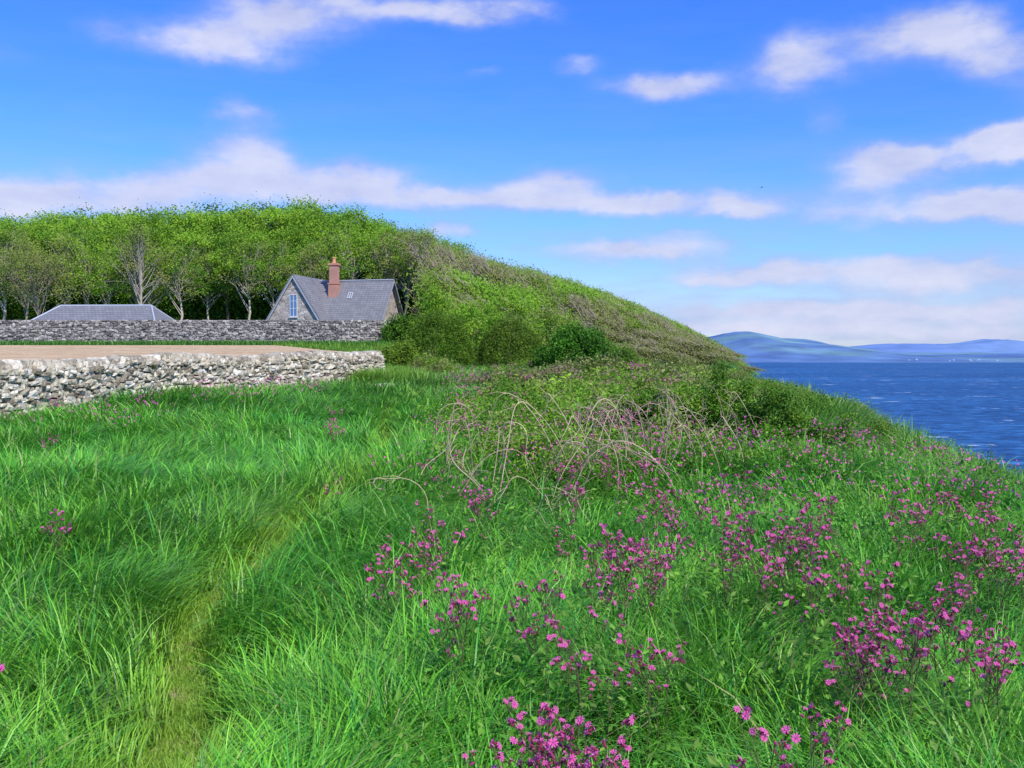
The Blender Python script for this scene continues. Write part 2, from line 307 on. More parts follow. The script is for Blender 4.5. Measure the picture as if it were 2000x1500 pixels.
def stone_wall(name, label, poly, height, cope, thick, pal, coppal, rowh, wid, upright, corec, group=None):
    poly = np.array(poly, float); seg = np.linalg.norm(np.diff(poly, axis=0), axis=1); S = np.concatenate([[0], np.cumsum(seg)]); Lt = S[-1]
    def cv(s):
        p = np.array([np.interp(s, S, poly[:, 0]), np.interp(s, S, poly[:, 1])]); q = np.array([np.interp(min(s+1.2, Lt), S, poly[:, 0]), np.interp(min(s+1.2, Lt), S, poly[:, 1])])
        r = np.array([np.interp(max(s-1.2, 0), S, poly[:, 0]), np.interp(max(s-1.2, 0), S, poly[:, 1])])
        t = (q-r)/np.linalg.norm(q-r); return p, t, np.array([t[1], -t[0]])
    root = empty(name, (0, 0, 0)); tag(root, label, 'wall', group)
    body = MB(); z = -.15; cen = []; dim = []; yaw = []; til = []; col = []
    while z < height-.02:
        rh = random.uniform(*rowh); s = random.uniform(-.2, 0)
        while s < Lt:
            w = random.uniform(*wid)*random.choice([.6, 1, 1, 1.5]); sc = min(max(s+w/2, 0), Lt); p, t, nrm = cv(sc)
            h = rh*random.uniform(.8, 1.4)
            for side in ((1, -1) if name == 'dry_stone_wall' else (1,)):
                q = p+nrm*side*(thick/2-.05+random.uniform(-.045, .04))
                cen.append((q[0], q[1], g1(p[0], p[1])+z+rh/2+random.uniform(-.03, .03))); dim.append((w*random.uniform(.94, 1.08), random.uniform(.2, .3), h*1.06))
                yaw.append(math.atan2(t[1], t[0])+random.gauss(0, .11)); til.append(random.gauss(0, .13)); c = np.array(random.choice(pal)); col.append(c*random.uniform(.75, 1.2))
            s += w
        p, t, nrm = cv(Lt)
        for k in (-.17, .17):
            q = p+nrm*k*thick/.55+t*random.uniform(-.1, .12); cen.append((q[0], q[1], g1(p[0], p[1])+z+rh/2)); dim.append((random.uniform(.25, .4), .36, rh)); yaw.append(math.atan2(t[1], t[0])+random.gauss(0, .1)); til.append(0); col.append(np.array(random.choice(pal)))
        z += rh
    stones(body, cen, dim, yaw, til, col); body.build('stonework', M_stone, root)
    core = MB(); ss = np.linspace(0, Lt, 80); VV = []
    for s in ss:
        p, t, nrm = cv(s); g = g1(p[0], p[1])
        for (k, zz) in ((-1, -.3), (1, -.3), (1, height-.03), (-1, height-.03)): q = p+nrm*k*(thick/2-.09); VV.append((q[0], q[1], g+zz))
    Qs = []
    for i in range(79):
        for j in range(4): k = (j+1) % 4; Qs.append((i*4+j, i*4+k, i*4+4+k, i*4+4+j))
    core.add(VV, Qs, None, corec); core.build('wall_core', M_stone, root)
    cp = MB(); cen = []; dim = []; yaw = []; til = []; col = []; s = 0
    while s < Lt:
        w = random.uniform(.06, .17) if upright else random.uniform(.3, .8); p, t, nrm = cv(s+w/2); h = cope*random.uniform(.75, 1.2) if upright else cope*random.uniform(.8, 1.15)
        cen.append((p[0], p[1], g1(p[0], p[1])+height+h/2-.03)); dim.append((w*(1.25 if upright else 1.03), thick*random.uniform(.85, 1.1)+(.06 if not upright else 0), h))
        yaw.append(math.atan2(t[1], t[0])+random.gauss(0, .12 if upright else .02)); til.append(random.gauss(.12, .22) if upright else random.gauss(0, .02)); col.append(np.array(random.choice(coppal))*random.uniform(.75, 1.2))
        s += w
    stones(cp, cen, dim, yaw, til, col); cp.build('coping', M_stone, root)
    return root
pale = [(.58, .52, .41), (.66, .60, .50), (.46, .41, .31), (.36, .31, .23), (.54, .47, .34), (.26, .22, .16), (.62, .56, .46), (.42, .37, .28)]
stone_wall('dry_stone_wall', 'pale dry stone wall with upright coping stones at the left edge of the long grass', [(-15, 8), (-11.6, 15), (-10.35, 20), (-9.7, 27.5), (-7.9, 34), (-5.35, 39)], 1.0, .24, .55,
           pale, [(.46, .41, .32), (.38, .33, .25), (.55, .50, .41), (.31, .27, .21)], (.06, .12), (.09, .27), True, (.14, .11, .08))
grey = [(.20, .185, .175), (.30, .27, .25), (.38, .34, .31), (.15, .14, .135), (.26, .24, .23), (.46, .42, .38)]
stone_wall('garden_wall', 'long grey rubble garden wall running in front of the slate roofed cottage', [(-64, 80.5), (-45, 82), (-25, 83), (-14, 83.3), (-8.8, 83.6)], 1.88, .14, .5,
           grey, [(.14, .13, .12), (.20, .18, .16)], (.12, .19), (.18, .42), False, (.14, .13, .12))

# ------------------------------------------------------------------ cottage
def slab(mb, A, B, C_, D, th, col=(1, 1, 1)):
    A, B, C_, D = [np.array(p, float) for p in (A, B, C_, D)]; n = np.cross(B-A, D-A); n /= np.linalg.norm(n); n *= th
    V = [A, B, C_, D, A-n, B-n, C_-n, D-n]
    mb.add(V, [(0, 1, 2, 3), (7, 6, 5, 4), (0, 4, 5, 1), (1, 5, 6, 2), (2, 6, 7, 3), (3, 7, 4, 0)], None, col)
hz = 1.4; rot = math.radians(-14)
house = empty('stone_cottage', (-21.9, 100, hz), rot); tag(house, 'stone cottage with steep slate roof and red brick chimney behind the garden wall', 'house')
mb = MB()
EZ, AZ, HW = 2.0, 7.0, 3.2
V = [(-HW, 0, -1), (HW, 0, -1), (HW, 0, EZ), (0, 0, AZ-.1), (-HW, 0, EZ), (-HW, 8.5, -1), (HW, 8.5, -1), (HW, 8.5, EZ), (0, 8.5, AZ-.1), (-HW, 8.5, EZ)]
mb.add(V, [(0, 1, 2, 4), (0, 4, 9, 5), (1, 6, 7, 2), (5, 9, 7, 6)], [(4, 2, 3), (9, 8, 7)])
RV, HD, RZ, UE = 5.5, 3.9, 6.8, 8.5
WE = UE-.3
V = [(2, RV-HD+.1, -1), (WE, RV-HD+.1, -1), (WE, RV-HD+.1, EZ), (2, RV-HD+.1, EZ), (WE, RV+HD-.1, -1), (WE, RV+HD-.1, EZ), (WE, RV, RZ-.15), (2, RV+HD-.1, -1), (2, RV+HD-.1, EZ)]
mb.add(V, [(0, 1, 2, 3), (1, 4, 5, 2), (4, 7, 8, 5)], [(2, 5, 6)])
mb.build('wall', M_gable, house)
mb = MB()
ov = .22; k = (AZ-EZ)/HW
for s in (-1, 1):
    a, b = (s*(HW+.35), -ov, EZ-.35*k), (0.0, -ov, AZ); c, d = (0.0, 8.7, AZ), (s*(HW+.35), 8.7, EZ-.35*k)
    if s < 0: slab(mb, a, b, c, d, -.14)
    else: slab(mb, b, a, d, c, -.14)
k2 = (RZ-EZ)/HD
slab(mb, (.3, RV-HD-.3, EZ-.3*k2), (UE+.1, RV-HD-.3, EZ-.3*k2), (UE+.1, RV, RZ), (.3, RV, RZ), .14)
slab(mb, (UE+.1, RV+HD+.3, EZ-.3*k2), (.3, RV+HD+.3, EZ-.3*k2), (.3, RV, RZ-.01), (UE+.1, RV, RZ-.01), .14)
roof = mb.build('roof', M_slate, house)
lead = (.33, .35, .40)
mb = MB(); tube(mb, [(0, -ov, AZ+.03), (0, 8.7, AZ+.03)], .09, 6, lead); mb.build('ridge_flashing', M_paint, roof)
mb = MB(); tube(mb, [(.3, RV, RZ+.05), (UE+.12, RV, RZ+.05)], .09, 6, lead); mb.build('ridge_flashing', M_paint, roof)
mb2 = []
for t in np.linspace(0, 1, 8):
    z = RZ-.05-t*(RZ-1.8); u = (AZ-z)/k; v = RV-(RZ-z)/k2; mb2.append((u, v, z+.10))
mb = MB(); tube(mb, mb2, .09, 5, (.22, .24, .28)); mb.build('valley_flashing', M_paint, roof)
for s in (-1, 1):
    mb = MB(); a = np.array((s*(HW+.36), -ov-.03, EZ-.36*k-.02)); b = np.array((0, -ov-.03, AZ+.0)); dn = np.array((0, 0, -.24))
    V = [a, b, b+dn, a+dn]; V2 = [p+np.array((0, .05, 0)) for p in V]; mb.add(V+V2, [(0, 1, 2, 3), (7, 6, 5, 4), (0, 4, 5, 1), (3, 2, 6, 7)], None, (.36, .39, .45)); mb.build('bargeboard', M_paint, house)
for a, b in (((UE+.13, RV-HD-.3, EZ-.3*k2), (UE+.13, RV, RZ)), ((UE+.13, RV, RZ), (UE+.13, RV+HD+.3, EZ-.3*k2))):
    mb = MB(); a = np.array(a); b = np.array(b); dn = np.array((0, 0, -.24)); V = [a, b, b+dn, a+dn]; V2 = [p+np.array((.05, 0, 0)) for p in V]; mb.add(V+V2, [(0, 1, 2, 3), (7, 6, 5, 4), (0, 4, 5, 1), (3, 2, 6, 7)], None, (.30, .33, .38)); mb.build('bargeboard', M_paint, house)
mb = MB(); cu, cw, cvv = 2.4, .5, 4.5
mb.box((cu-cw, cvv-.42, 4.2), (cu+cw, cvv+.42, 6.45)); mb.box((cu-cw*.82, cvv-.36, 6.45), (cu+cw*.82, cvv+.36, 8.4))
ch = mb.build('chimney', M_brick, house)
mb = MB(); mb.box((cu-cw-.05, cvv-.47, 6.40), (cu+cw+.05, cvv+.47, 6.54), (.48, .22, .14)); mb.build('chimney_shoulder', M_paint, ch)
mb = MB(); mb.box((cu-cw*.82-.1, cvv-.46, 8.38), (cu+cw*.82+.1, cvv+.46, 8.60), (.55, .25, .16)); mb.build('chimney_cap', M_paint, ch)
mb = MB(); tube(mb, [(cu-.02, cvv, 8.58), (cu-.02, cvv, 8.68), (cu-.02, cvv, 9.08), (cu-.02, cvv, 9.10), (cu-.02, cvv, 9.22), (cu-.02, cvv, 9.22)], [.24, .19, .17, .22, .22, .05], 10, (.62, .30, .16)); mb.build('chimney_pot', M_paint, ch, smooth=False)
def window(parent, u, z, w, h, v, bars=()):
    f = MB(); c = (.60, .63, .70); t = .06
    f.box((u-w/2-t, v-.06, z-t), (u-w/2, v+.02, z+h+t), c); f.box((u+w/2, v-.06, z-t), (u+w/2+t, v+.02, z+h+t), c)
    f.box((u-w/2, v-.06, z+h), (u+w/2, v+.02, z+h+t), c); f.box((u-w/2, v-.06, z-t), (u+w/2, v+.02, z), c)
    f.box((u-.03, v-.055, z), (u+.03, v+.015, z+h), c)
    for b in bars: f.box((u-w/2, v-.05, z+b-.025), (u-.032, v+.01, z+b+.025), c); f.box((u+.032, v-.05, z+b-.025), (u+w/2, v+.01, z+b+.025), c)
    wn = empty('window', (0, 0, 0)); wn.parent = parent
    f.build('frame', M_paint, wn)
    g = MB(); g.box((u-w/2, v-.02, z), (u+w/2, v-.005, z+h)); g.build('pane', M_glass, wn)
    s = MB(); s.box((u-w/2-.15, v-.14, z-t-.12), (u+w/2+.15, v+.02, z-t-.003), (.5, .47, .43)); s.build('sill', M_stone, wn)
window(house, 0, 2.95, .70, 2.1, -.01, bars=(.75, 1.5))
sk = MB(); su = 4.3; th = math.atan(k2)
def rp(u, z, off): v = RV-(RZ-z)/k2; return np.array((u, v, z))+off*np.array((0, -math.sin(th), math.cos(th)))
def rbox(mb, u0, u1, z0, z1, o0, o1, col):
    V = [rp(u0, z0, o0), rp(u1, z0, o0), rp(u1, z1, o0), rp(u0, z1, o0), rp(u0, z0, o1), rp(u1, z0, o1), rp(u1, z1, o1), rp(u0, z1, o1)]
    mb.add(V, [(4, 5, 6, 7), (0, 1, 5, 4), (1, 2, 6, 5), (2, 3, 7, 6), (3, 0, 4, 7)], None, col)
for (a, b, c, d) in ((su-.25, su-.20, 4.85, 5.5), (su+.20, su+.25, 4.85, 5.5), (su-.20, su+.20, 4.85, 4.90), (su-.20, su+.20, 5.45, 5.5), (su-.025, su+.025, 4.90, 5.45)): rbox(sk, a, b, c, d, .0, .10, (.50, .53, .58))
skf = sk.build('skylight', M_paint, roof)

oz = 1.3; ob = empty('outbuilding', (-38.3, 94, oz), math.radians(-3)); tag(ob, 'low outbuilding with hipped slate roof showing above the garden wall', 'building')
mb = MB(); mb.box((-5.7, -3, -1), (5.7, 3, 2.0)); mb.build('wall', M_gable, ob)
mb = MB(); e = [(-6.2, -3.4, 1.85), (6.2, -3.4, 1.85), (6.2, 3.4, 1.85), (-6.2, 3.4, 1.85)]; r0 = (-4.4, 0, 3.75); r1 = (4.4, 0, 3.75)
mb.add(e+[r0, r1], [(0, 1, 5, 4), (2, 3, 4, 5), (3, 2, 1, 0)], [(1, 2, 5), (3, 0, 4)]); rf = mb.build('roof', M_slate, ob)
mb = MB(); lc = (.42, .45, .52); tube(mb, [(-4.4, 0, 3.78), (4.4, 0, 3.78)], .10, 6, lc)
for a, b in ((e[0], r0), (e[3], r0), (e[1], r1), (e[2], r1)): tube(mb, [a, (b[0], b[1], b[2]+.02)], .08, 6, lc)
mb.build('ridge_flashing', M_paint, rf)

# ------------------------------------------------------------------ trees
def crown_cols(r, n, pal, cl, clumpvar=.3):
    pal = np.array(pal); return pal[r.integers(0, len(pal), cl)]*r.uniform(1-clumpvar, 1+clumpvar, (cl, 1))
def make_tree(seed, H, rx, cb, nclump, nleaf, lsize, pal, bark, trunk_r, limbs=14, clr=.9, lean=0):
    r = np.random.default_rng(seed); tr = MB(); cr = MB()
    cz = (H+cb)/2; rz = (H-cb)/2
    d = unit(r.normal(size=(nclump, 3))); d[:, 2] = np.where(d[:, 2] < -.75, -d[:, 2], d[:, 2]); rad = r.uniform(.45, 1.0, (nclump, 1))**.6
    bump = 1+.12*np.sin(d[:, :1]*5+seed)+.10*np.sin(d[:, 1:2]*7+seed*2)
    cen = d*rad*bump*np.array([rx, rx, rz])+np.array([0, 0, cz]); cen[:, 0] += lean*(cen[:, 2]/H)**1.3
    top = np.array([r.normal()*.5+lean*.6, r.normal()*.5, cb+(H-cb)*.55])
    tt = np.linspace(0, 1, 7)[:, None]; base = np.array([0, 0, -.4])
    pts = base*(1-tt)+top*tt+np.sin(tt*PI*1.5)*np.array([r.normal()*.3, r.normal()*.3, 0])
    bc = np.array(bark)*r.uniform(.85, 1.15)
    tube(tr, pts, trunk_r*(1.15-.85*tt[:, 0]), 6, bc)
    for i in range(limbs):
        c = cen[r.integers(0, nclump)]; s = r.uniform(.2 if i < 5 else .35, .9)
        st = np.array([np.interp(s, tt[:, 0], pts[:, q]) for q in range(3)])
        md = (st+c)/2+np.array([0, 0, -.15*np.linalg.norm(c-st)*.5+.2])+r.normal(size=3)*.2
        t4 = np.linspace(0, 1, 5)[:, None]; P = (1-t4)**2*st+2*t4*(1-t4)*md+t4**2*c
        tube(tr, P, trunk_r*.45*(1.05-.85*t4[:, 0])*(1-.4*s), 4, bc)
        for q in range(2):
            e_ = c+r.normal(size=3)*np.array([1.1, 1.1, .8])*clr; tube(tr, [P[2+q], (P[2+q]+e_)/2+np.array([0, 0, .15]), e_], [trunk_r*.16, trunk_r*.11, trunk_r*.05], 3, bc)
    base = crown_cols(r, nclump, pal, nclump, .25); ci = r.integers(0, nclump, nleaf); sc = r.uniform(.6, 1.25, nclump)[ci][:, None]
    P = cen[ci]+r.normal(size=(nleaf, 3))*np.array([.66, .66, .48])*clr*sc
    col = base[ci]*r.uniform(.82, 1.18, (nleaf, 1))
    leaves(cr, P, r.uniform(.6, 1.3, nleaf)*lsize, col, r, bias=(.2, -.8, 1.1))
    return tr, cr
def thing2(name, label, cat, tr, cr, group=None, tname='trunk', cname='crown'):
    root = empty(name, (0, 0, -500)); tag(root, label, cat, group)
    a = tr.build(tname, M_bark, root, smooth=True); b = cr.build(cname, M_leaf, root)
    return root, [a, b]
def inst(proto, loc, rz, sc, label=None, group=None):
    root, ch = proto
    if not root.get('_used'):
        root['_used'] = 1; r = root
    else:
        r = root.copy(); link(r)
        for c in ch: d = c.copy(); link(d); d.parent = r
    r.location = loc; r.rotation_euler = (0, 0, rz); r.scale = sc if isinstance(sc, tuple) else (sc, sc, sc)
    if label: r['label'] = label
    if group: r['group'] = group
    return r
G1 = [(.19, .37, .028), (.25, .43, .034), (.14, .30, .024), (.28, .43, .045)]
G2 = [(.22, .29, .055), (.26, .30, .07), (.18, .26, .04), (.28, .29, .09)]
G3 = [(.075, .19, .018), (.10, .23, .02), (.06, .15, .014)]
barkp = (.40, .35, .28); barkd = (.16, .13, .10)
wood_lab = 'tall fresh green tree in the dense wood behind the cottage and garden wall'
ed_lab = 'pale stemmed half leafed tree along the front edge of the wood'
green = [thing2('woodland_tree', wood_lab, 'tree', *make_tree(20+i, 12, 4.3, 2.2, 66, 7600, .16, G1 if i < 3 else G1+G3, barkd, .2), group='green trees of the wood') for i in range(4)]
edgeT = [thing2('woodland_tree', ed_lab, 'tree', *make_tree(40+i, 11.5, 3.5, 3.9, 56, 3600, .14, [G2, G2+G1, G1, G2+G1+G3][i], barkp, .17, limbs=30, clr=.85), group='pale stemmed trees at the edge of the wood') for i in range(4)]
cnt = 0
for (yy, sp) in ((122, 4.6), (127, 4.8), (133, 5.0), (140, 5.5), (149, 6.0)):
    x = -.56*yy-4+random.uniform(0, 2)
    while x < -8:
        X = x+random.uniform(-1, 1); Y = yy+random.uniform(-2, 2)
        want = np.interp(X*130/Y, [-67, -60, -53, -40, -27, -20, -15, -10, -5], [18.4, 18.7, 19.5, 19.6, 20.4, 19.2, 17.6, 16.0, 14.3])*Y/130
        if yy < 126: want = min(want, 16.6)
        h = max(5, want-g1(X, Y))*random.uniform(.92, 1.02)
        s = h/12.2
        inst(green[random.randrange(4)], (X, Y, g1(X, Y)-.2), random.uniform(-.5, .5), (max(.85, s)*1.08, max(.85, s)*1.08, s)); x += sp; cnt += 1
xx = -66
while xx < -10:
    Y = 113+random.uniform(-2.5, 3.5); X = xx+random.uniform(-1.4, 1.4)
    if -30 < X < -11: Y = 114+random.uniform(0, 2.5)
    h = random.uniform(8.6, 12.6)*np.interp(X, [-20, -9], [1, .82])
    pr = edgeT[random.randrange(4)] if random.random() < .85 else green[random.randrange(4)]
    inst(pr, (X, Y, g1(X, Y)-.2), random.uniform(-.6, .6), (h/11.5*.98, h/11.5*.98, h/11.5)); xx += random.uniform(1.8, 3.4); cnt += 1
t1 = thing2('bare_tree', 'pale branching thin leafed tree at the wood edge above the low slate roof', 'tree', *make_tree(77, 11, 2.7, 4.5, 34, 2400, .11, G2, (.42, .38, .32), .17, limbs=34, clr=.8))
inst(t1, (at(275, 108), 108, g1(at(275, 108), 108)), .4, (1, 1, 1.02))
t2 = thing2('bare_tree', 'bare limbed tree with twisted trunk just right of the cottage', 'tree', *make_tree(78, 9.5, 2.6, 4.2, 34, 1800, .11, G2, (.34, .29, .23), .18, limbs=34, clr=.8, lean=-1.2))
inst(t2, (at(838, 110), 110, g1(at(838, 110), 110)), 0, 1.0)
t3 = thing2('bare_tree', 'grey brown twiggy tree at the far left of the wood edge', 'tree', *make_tree(79, 10, 3.8, 2.5, 46, 4600, .11, G2, (.27, .23, .18), .13, limbs=44, clr=1))
inst(t3, (at(70, 106), 106, g1(at(70, 106), 106)), 0, 1.0)
r = np.random.default_rng(3); N = 52000
X = r.uniform(-72, -6, N); Y = r.uniform(117, 130, N); Z = ground(X, Y)+r.uniform(0, 1, N)**1.1*(1.8+4.0*vnoise(X/3, Y/3, 9))
mb = MB(); pal = np.array([(.05, .14, .015), (.09, .21, .02), (.14, .29, .03)]); leaves(mb, np.stack([X, Y, Z], 1), r.uniform(.14, .30, N), pal[r.integers(0, 3, N)]*r.uniform(.6, 1.3, (N, 1)), r, bias=(0, -.4, .6))
o = mb.build('wood_undergrowth', M_leaf); tag(o, 'green undergrowth between the trunks of the wood', 'undergrowth', kind='stuff')

def make_wind(seed, pal, tw, leafn):
    r = np.random.default_rng(seed); tr = MB(); cr = MB()
    nc = 44; d = unit(r.normal(size=(nc, 3))); d[:, 2] = np.abs(d[:, 2]); cen = d*r.uniform(.7, 1.05, (nc, 1))*np.array([2.4, 2.3, 1.9])+np.array([0, 0, 1.5]); cen[:, 0] -= (cen[:, 2]-1.5)*.45
    t4 = np.linspace(0, 1, 5)[:, None]
    b = np.array([.6, 0, -.5]); c = np.array([-.5+r.normal()*.4, r.normal()*.4, 2.4]); PT = b*(1-t4)+c*t4+np.sin(t4*PI)*np.array([.3, 0, 0]); tube(tr, PT, .15*(1.1-.7*t4[:, 0]), 5, (.26, .22, .17))
    ends = []
    for i in range(26):
        e_ = cen[r.integers(0, nc)]+r.normal(size=3)*.15; s = PT[1+i % 4]; tube(tr, [s, (s+e_)/2+np.array([.15, 0, .1]), e_], [.055, .04, .02], 3, (.28, .23, .18)); ends.append(e_)
    for i in range(tw):
        c = ends[r.integers(0, 26)]+r.normal(size=3)*.12; dd = unit(np.array([-.75, -.25, .70])+r.normal(size=3)*.26)*r.uniform(.7, 1.4)
        tube(tr, [c, c+dd], [.022, .011], 3, np.array((.33, .28, .20))*r.uniform(.6, 1.25))
    base = crown_cols(r, nc, pal, nc, .24); ci = r.integers(0, nc, leafn)
    st = r.normal(size=(leafn, 1))*.7
    P = cen[ci]+r.normal(size=(leafn, 3))*np.array([.26, .38, .16])+st*np.array([[-.75, 0, .5]])
    leaves(cr, P, r.uniform(.06, .13, leafn), base[ci]*r.uniform(.86, 1.15, (leafn, 1)), r, bias=(.3, -.9, 1.5))
    return tr, cr
O1 = [(.22, .34, .042), (.26, .36, .06), (.18, .29, .032)]
O2 = [(.26, .28, .085), (.23, .26, .07), (.28, .29, .11), (.20, .26, .05)]
O3 = [(.21, .40, .032), (.26, .44, .038), (.14, .31, .022)]
wl = ['low windswept olive green tree in the canopy covering the headland slope', 'half bare twiggy brown windswept tree on the headland slope', 'bright green windswept tree among the canopy on the headland slope']
wg = ['olive windswept trees on the headland', 'twiggy brown windswept trees on the headland', 'bright green windswept trees on the headland']
wind = []
for i in range(6):
    k_ = [0, 0, 1, 1, 2, 2][i]; wind.append(thing2('windswept_tree', wl[k_], 'tree', *make_wind(90+i, [O1, O2, O3][k_], [80, 280, 30][k_], [6200, 4400, 6500][k_]), group=wg[k_]))
wc = 0; Yw = 66.0; SP = [700, 781, 850, 1000, 1150, 1300, 1400, 1450, 1480, 1500, 1515]; SY = [425, 440, 461, 505, 542, 602, 657, 693, 725, 748, 768]
viol = 0
while Yw < 139:
    stp = 3.3+(Yw-66)*.012; Xw = -14+random.uniform(0, 2)
    while Xw < 36:
        X = Xw+random.uniform(-1.1, 1.1); Y = Yw+random.uniform(-1.2, 1.2); Xw += stp
        if X < np.interp(Y, [66, 73.9, 74, 88, 100, 112, 116, 125], [12, 9, -4.5, -5.2, -6.0, -7.5, -12, -14]): continue
        g = g1(X, Y)
        if g < -14: continue
        px = 1000+F*(X+1.0)/Y
        if px > 1512: continue
        lim = (702-np.interp(px, SP, SY))/F*Y-g-.05
        h = np.interp(X, [-14, -8, 0, 10, 20, 30], [7.5, 7, 6.2, 4.8, 3.8, 3.2])*sm(60, 98, Y)
        h = max(h, 2.2 if px > 1380 else 1.8)*random.uniform(.85, 1.15)
        if px > 1400 and g < -.8 and Y < 100: h = max(h, min(lim, 4.2))
        if lim < h: h = lim*random.uniform(.93, 1.02)
        if h < .8: viol += 1; continue
        s = h/3.8
        nz = float(vnoise(np.array([X/7]), np.array([Y/7]), 6)[0])+random.uniform(-.22, .22)
        k_ = 2+random.randrange(2) if nz < .36 else (random.randrange(2) if nz < .62 else 4+random.randrange(2))
        wsc = max(.9, min(s, 1.25))*random.uniform(.85, 1.08)
        inst(wind[k_], (X, Y, g-.3), random.uniform(-.4, .4), (wsc, wsc, s)); wc += 1
    Yw += stp*.95
print('wood trees', cnt, 'wind trees', wc, 'skipped', viol)

# ------------------------------------------------------------------ bushes
def make_bush(seed, rx, ry, h, nclump, nleaf, lsize, pal, clr, stems=10, bark=(.22, .17, .12), bumpy=.2, inner=.75, bias=(.2, -.5, 1.0)):
    r = np.random.default_rng(seed); tr = MB(); cr = MB()
    d = unit(r.normal(size=(nclump, 3))); d[:, 2] = np.abs(d[:, 2])
    bump = 1+bumpy*np.sin(d[:, :1]*4+seed)*np.cos(d[:, 1:2]*5+seed)+r.normal(size=(nclump, 1))*bumpy*.4
    cen = d*bump*r.uniform(inner, 1, (nclump, 1))*np.array([rx-clr*.5, ry-clr*.5, h-clr*.4])
    for i in range(stems):
        c = cen[r.integers(0, nclump)]; b = np.array([0, 0, -.15]); md = (b*.55+c*.45); md[2] = c[2]*.5
        t4 = np.linspace(0, 1, 5)[:, None]; P = (1-t4)**2*b+2*t4*(1-t4)*md+t4**2*c; tube(tr, P, h*.012*(1.2-.9*t4[:, 0]), 4, bark)
    base = crown_cols(r, nclump, pal, nclump, .25); ci = r.integers(0, nclump, nleaf)
    P = cen[ci]+r.normal(size=(nleaf, 3))*clr*.5; P[:, 2] = np.maximum(P[:, 2], 0.02)
    leaves(cr, P, r.uniform(.6, 1.3, nleaf)*lsize, base[ci]*r.uniform(.75, 1.25, (nleaf, 1)), r, bias=bias)
    return tr, cr
def bush(label, px, d, w, h, pal, seed, lsize, nleaf, clr, cat='bush', name='bush', group=None, **kw):
    x = at(px, d); t = thing2(name, label, cat, *make_bush(seed, w/2, w/2*kw.pop('ry', .9), h, kw.pop('ncl', 60), nleaf, lsize, pal, clr, **kw), group=group, tname='stems', cname='foliage')
    t[0].location = (x, d, g1(x, d)-.05); t[0]['_used'] = 1; return t
GB = [(.11, .21, .018), (.13, .235, .022), (.095, .185, .016)]
bush('rounded olive green bush just right of the wall end, leftmost of the big bushes', 855, 60, 4.6, 3.4, GB, 201, .06, 21000, .36, ncl=240, bumpy=.03, inner=.92)
bush('rounded olive bush in the middle of the three big bushes', 997, 61, 4.4, 3.25, [(.125, .215, .022), (.105, .19, .02)], 202, .06, 20000, .36, ncl=220, bumpy=.03, inner=.92)
bush('dense bright green bush, rightmost of the three big bushes', 1125, 55, 4.9, 2.6, [(.055, .18, .015), (.085, .24, .02), (.045, .14, .012)], 203, .08, 14000, .42, ncl=110, bumpy=.12, inner=.85)
bush('dark leafy bush growing over the right end of the garden wall', 785, 81.5, 3.4, 2.5, G3, 204, .11, 5500, .5, ncl=50)
bush('low olive bush in front of the leftmost big bush', 775, 52, 2.6, 1.4, [(.14, .24, .02), (.16, .26, .025)], 205, .06, 6500, .35, ncl=60)
bush('small dark bush beside the bright green bush on its right', 1215, 54, 2.6, 1.3, [(.09, .20, .02), (.12, .24, .025)], 206, .06, 6500, .35, ncl=50)
bush('yellow green bush filling the gap behind the big bushes', 930, 73, 5.5, 4.6, O3, 207, .09, 11000, .6, ncl=90)
bush('pale olive bush behind the bright green bush', 1085, 70, 5.5, 4.2, O3+O1, 208, .09, 11000, .6, ncl=90)
bush('tall green bush rising between garden wall end and big bushes', 858, 78, 4.4, 4.8, O3, 209, .09, 9500, .6, ncl=80)
scr = [thing2('scrub_bush', 'low olive scrub bush on the rough ground before the headland', 'bush', *make_bush(220+i, 1.0, .9, .62, 30, 3200, .045, [O1+O2, GB+O2, O1+O3][i], .25, stems=22, bark=(.40, .33, .24)), group='low scrub bushes on the rough ground', tname='stems', cname='foliage') for i in range(3)]
for i in range(75):
    Y = random.uniform(22, 60); px = random.uniform(np.interp(Y, [22, 58], [920, 800]), np.interp(Y, [22, 45, 58], [1620, 1460, 1430])); X = at(px, Y)
    if abs(X-float(xpath(Y))) < 1.1: continue
    s = random.uniform(.7, 1.35)*np.interp(px, [1250, 1500], [1, .5]); inst(scr[random.randrange(3)], (X, Y, g1(X, Y)-.05), random.uniform(0, 6), (s*1.2, s*1.2, s))
DK = [(.08, .20, .016), (.12, .26, .02), (.06, .15, .012), (.19, .34, .03)]
bush('dark bushy shrub at the left of the clifftop thicket', 1290, 14.3, 1.6, .92, DK, 301, .024, 19000, .15, ncl=100, stems=24, bumpy=.32)
bush('tallest dark green shrub in the clifftop thicket', 1400, 14.2, 1.5, 1.02, DK, 302, .024, 21000, .15, ncl=100, stems=24, bumpy=.32)
bush('dark green shrub with dense top right of the tallest one', 1510, 13.4, 1.4, .93, DK, 303, .023, 19000, .14, ncl=90, stems=24, bumpy=.32)
bush('small upright dark shrub at the right end of the clifftop thicket', 1630, 13.2, .8, .70, DK, 304, .021, 8500, .12, ncl=50, stems=20, bumpy=.35)
bush('dark low shrub behind the clifftop thicket', 1560, 21, 2.0, .6, DK, 305, .028, 9000, .22, ncl=70, stems=16)
bush('olive shrub at the back left of the clifftop thicket', 1235, 20, 2.2, .85, DK+O1, 306, .028, 10000, .25, ncl=70, stems=16)
bush('small sprig like shrub on the grassy cliff edge', 1715, 17, .8, .45, O1+DK, 307, .024, 3200, .14, ncl=30)
bush('little green shrub at the right edge of the picture above the sea', 1935, 11.5, .65, .42, O3+DK, 308, .020, 4200, .12, ncl=36)
bush('round dark shrub on the cliff shoulder', 1640, 25, 1.8, .5, DK+O1, 309, .030, 6500, .2, ncl=60)
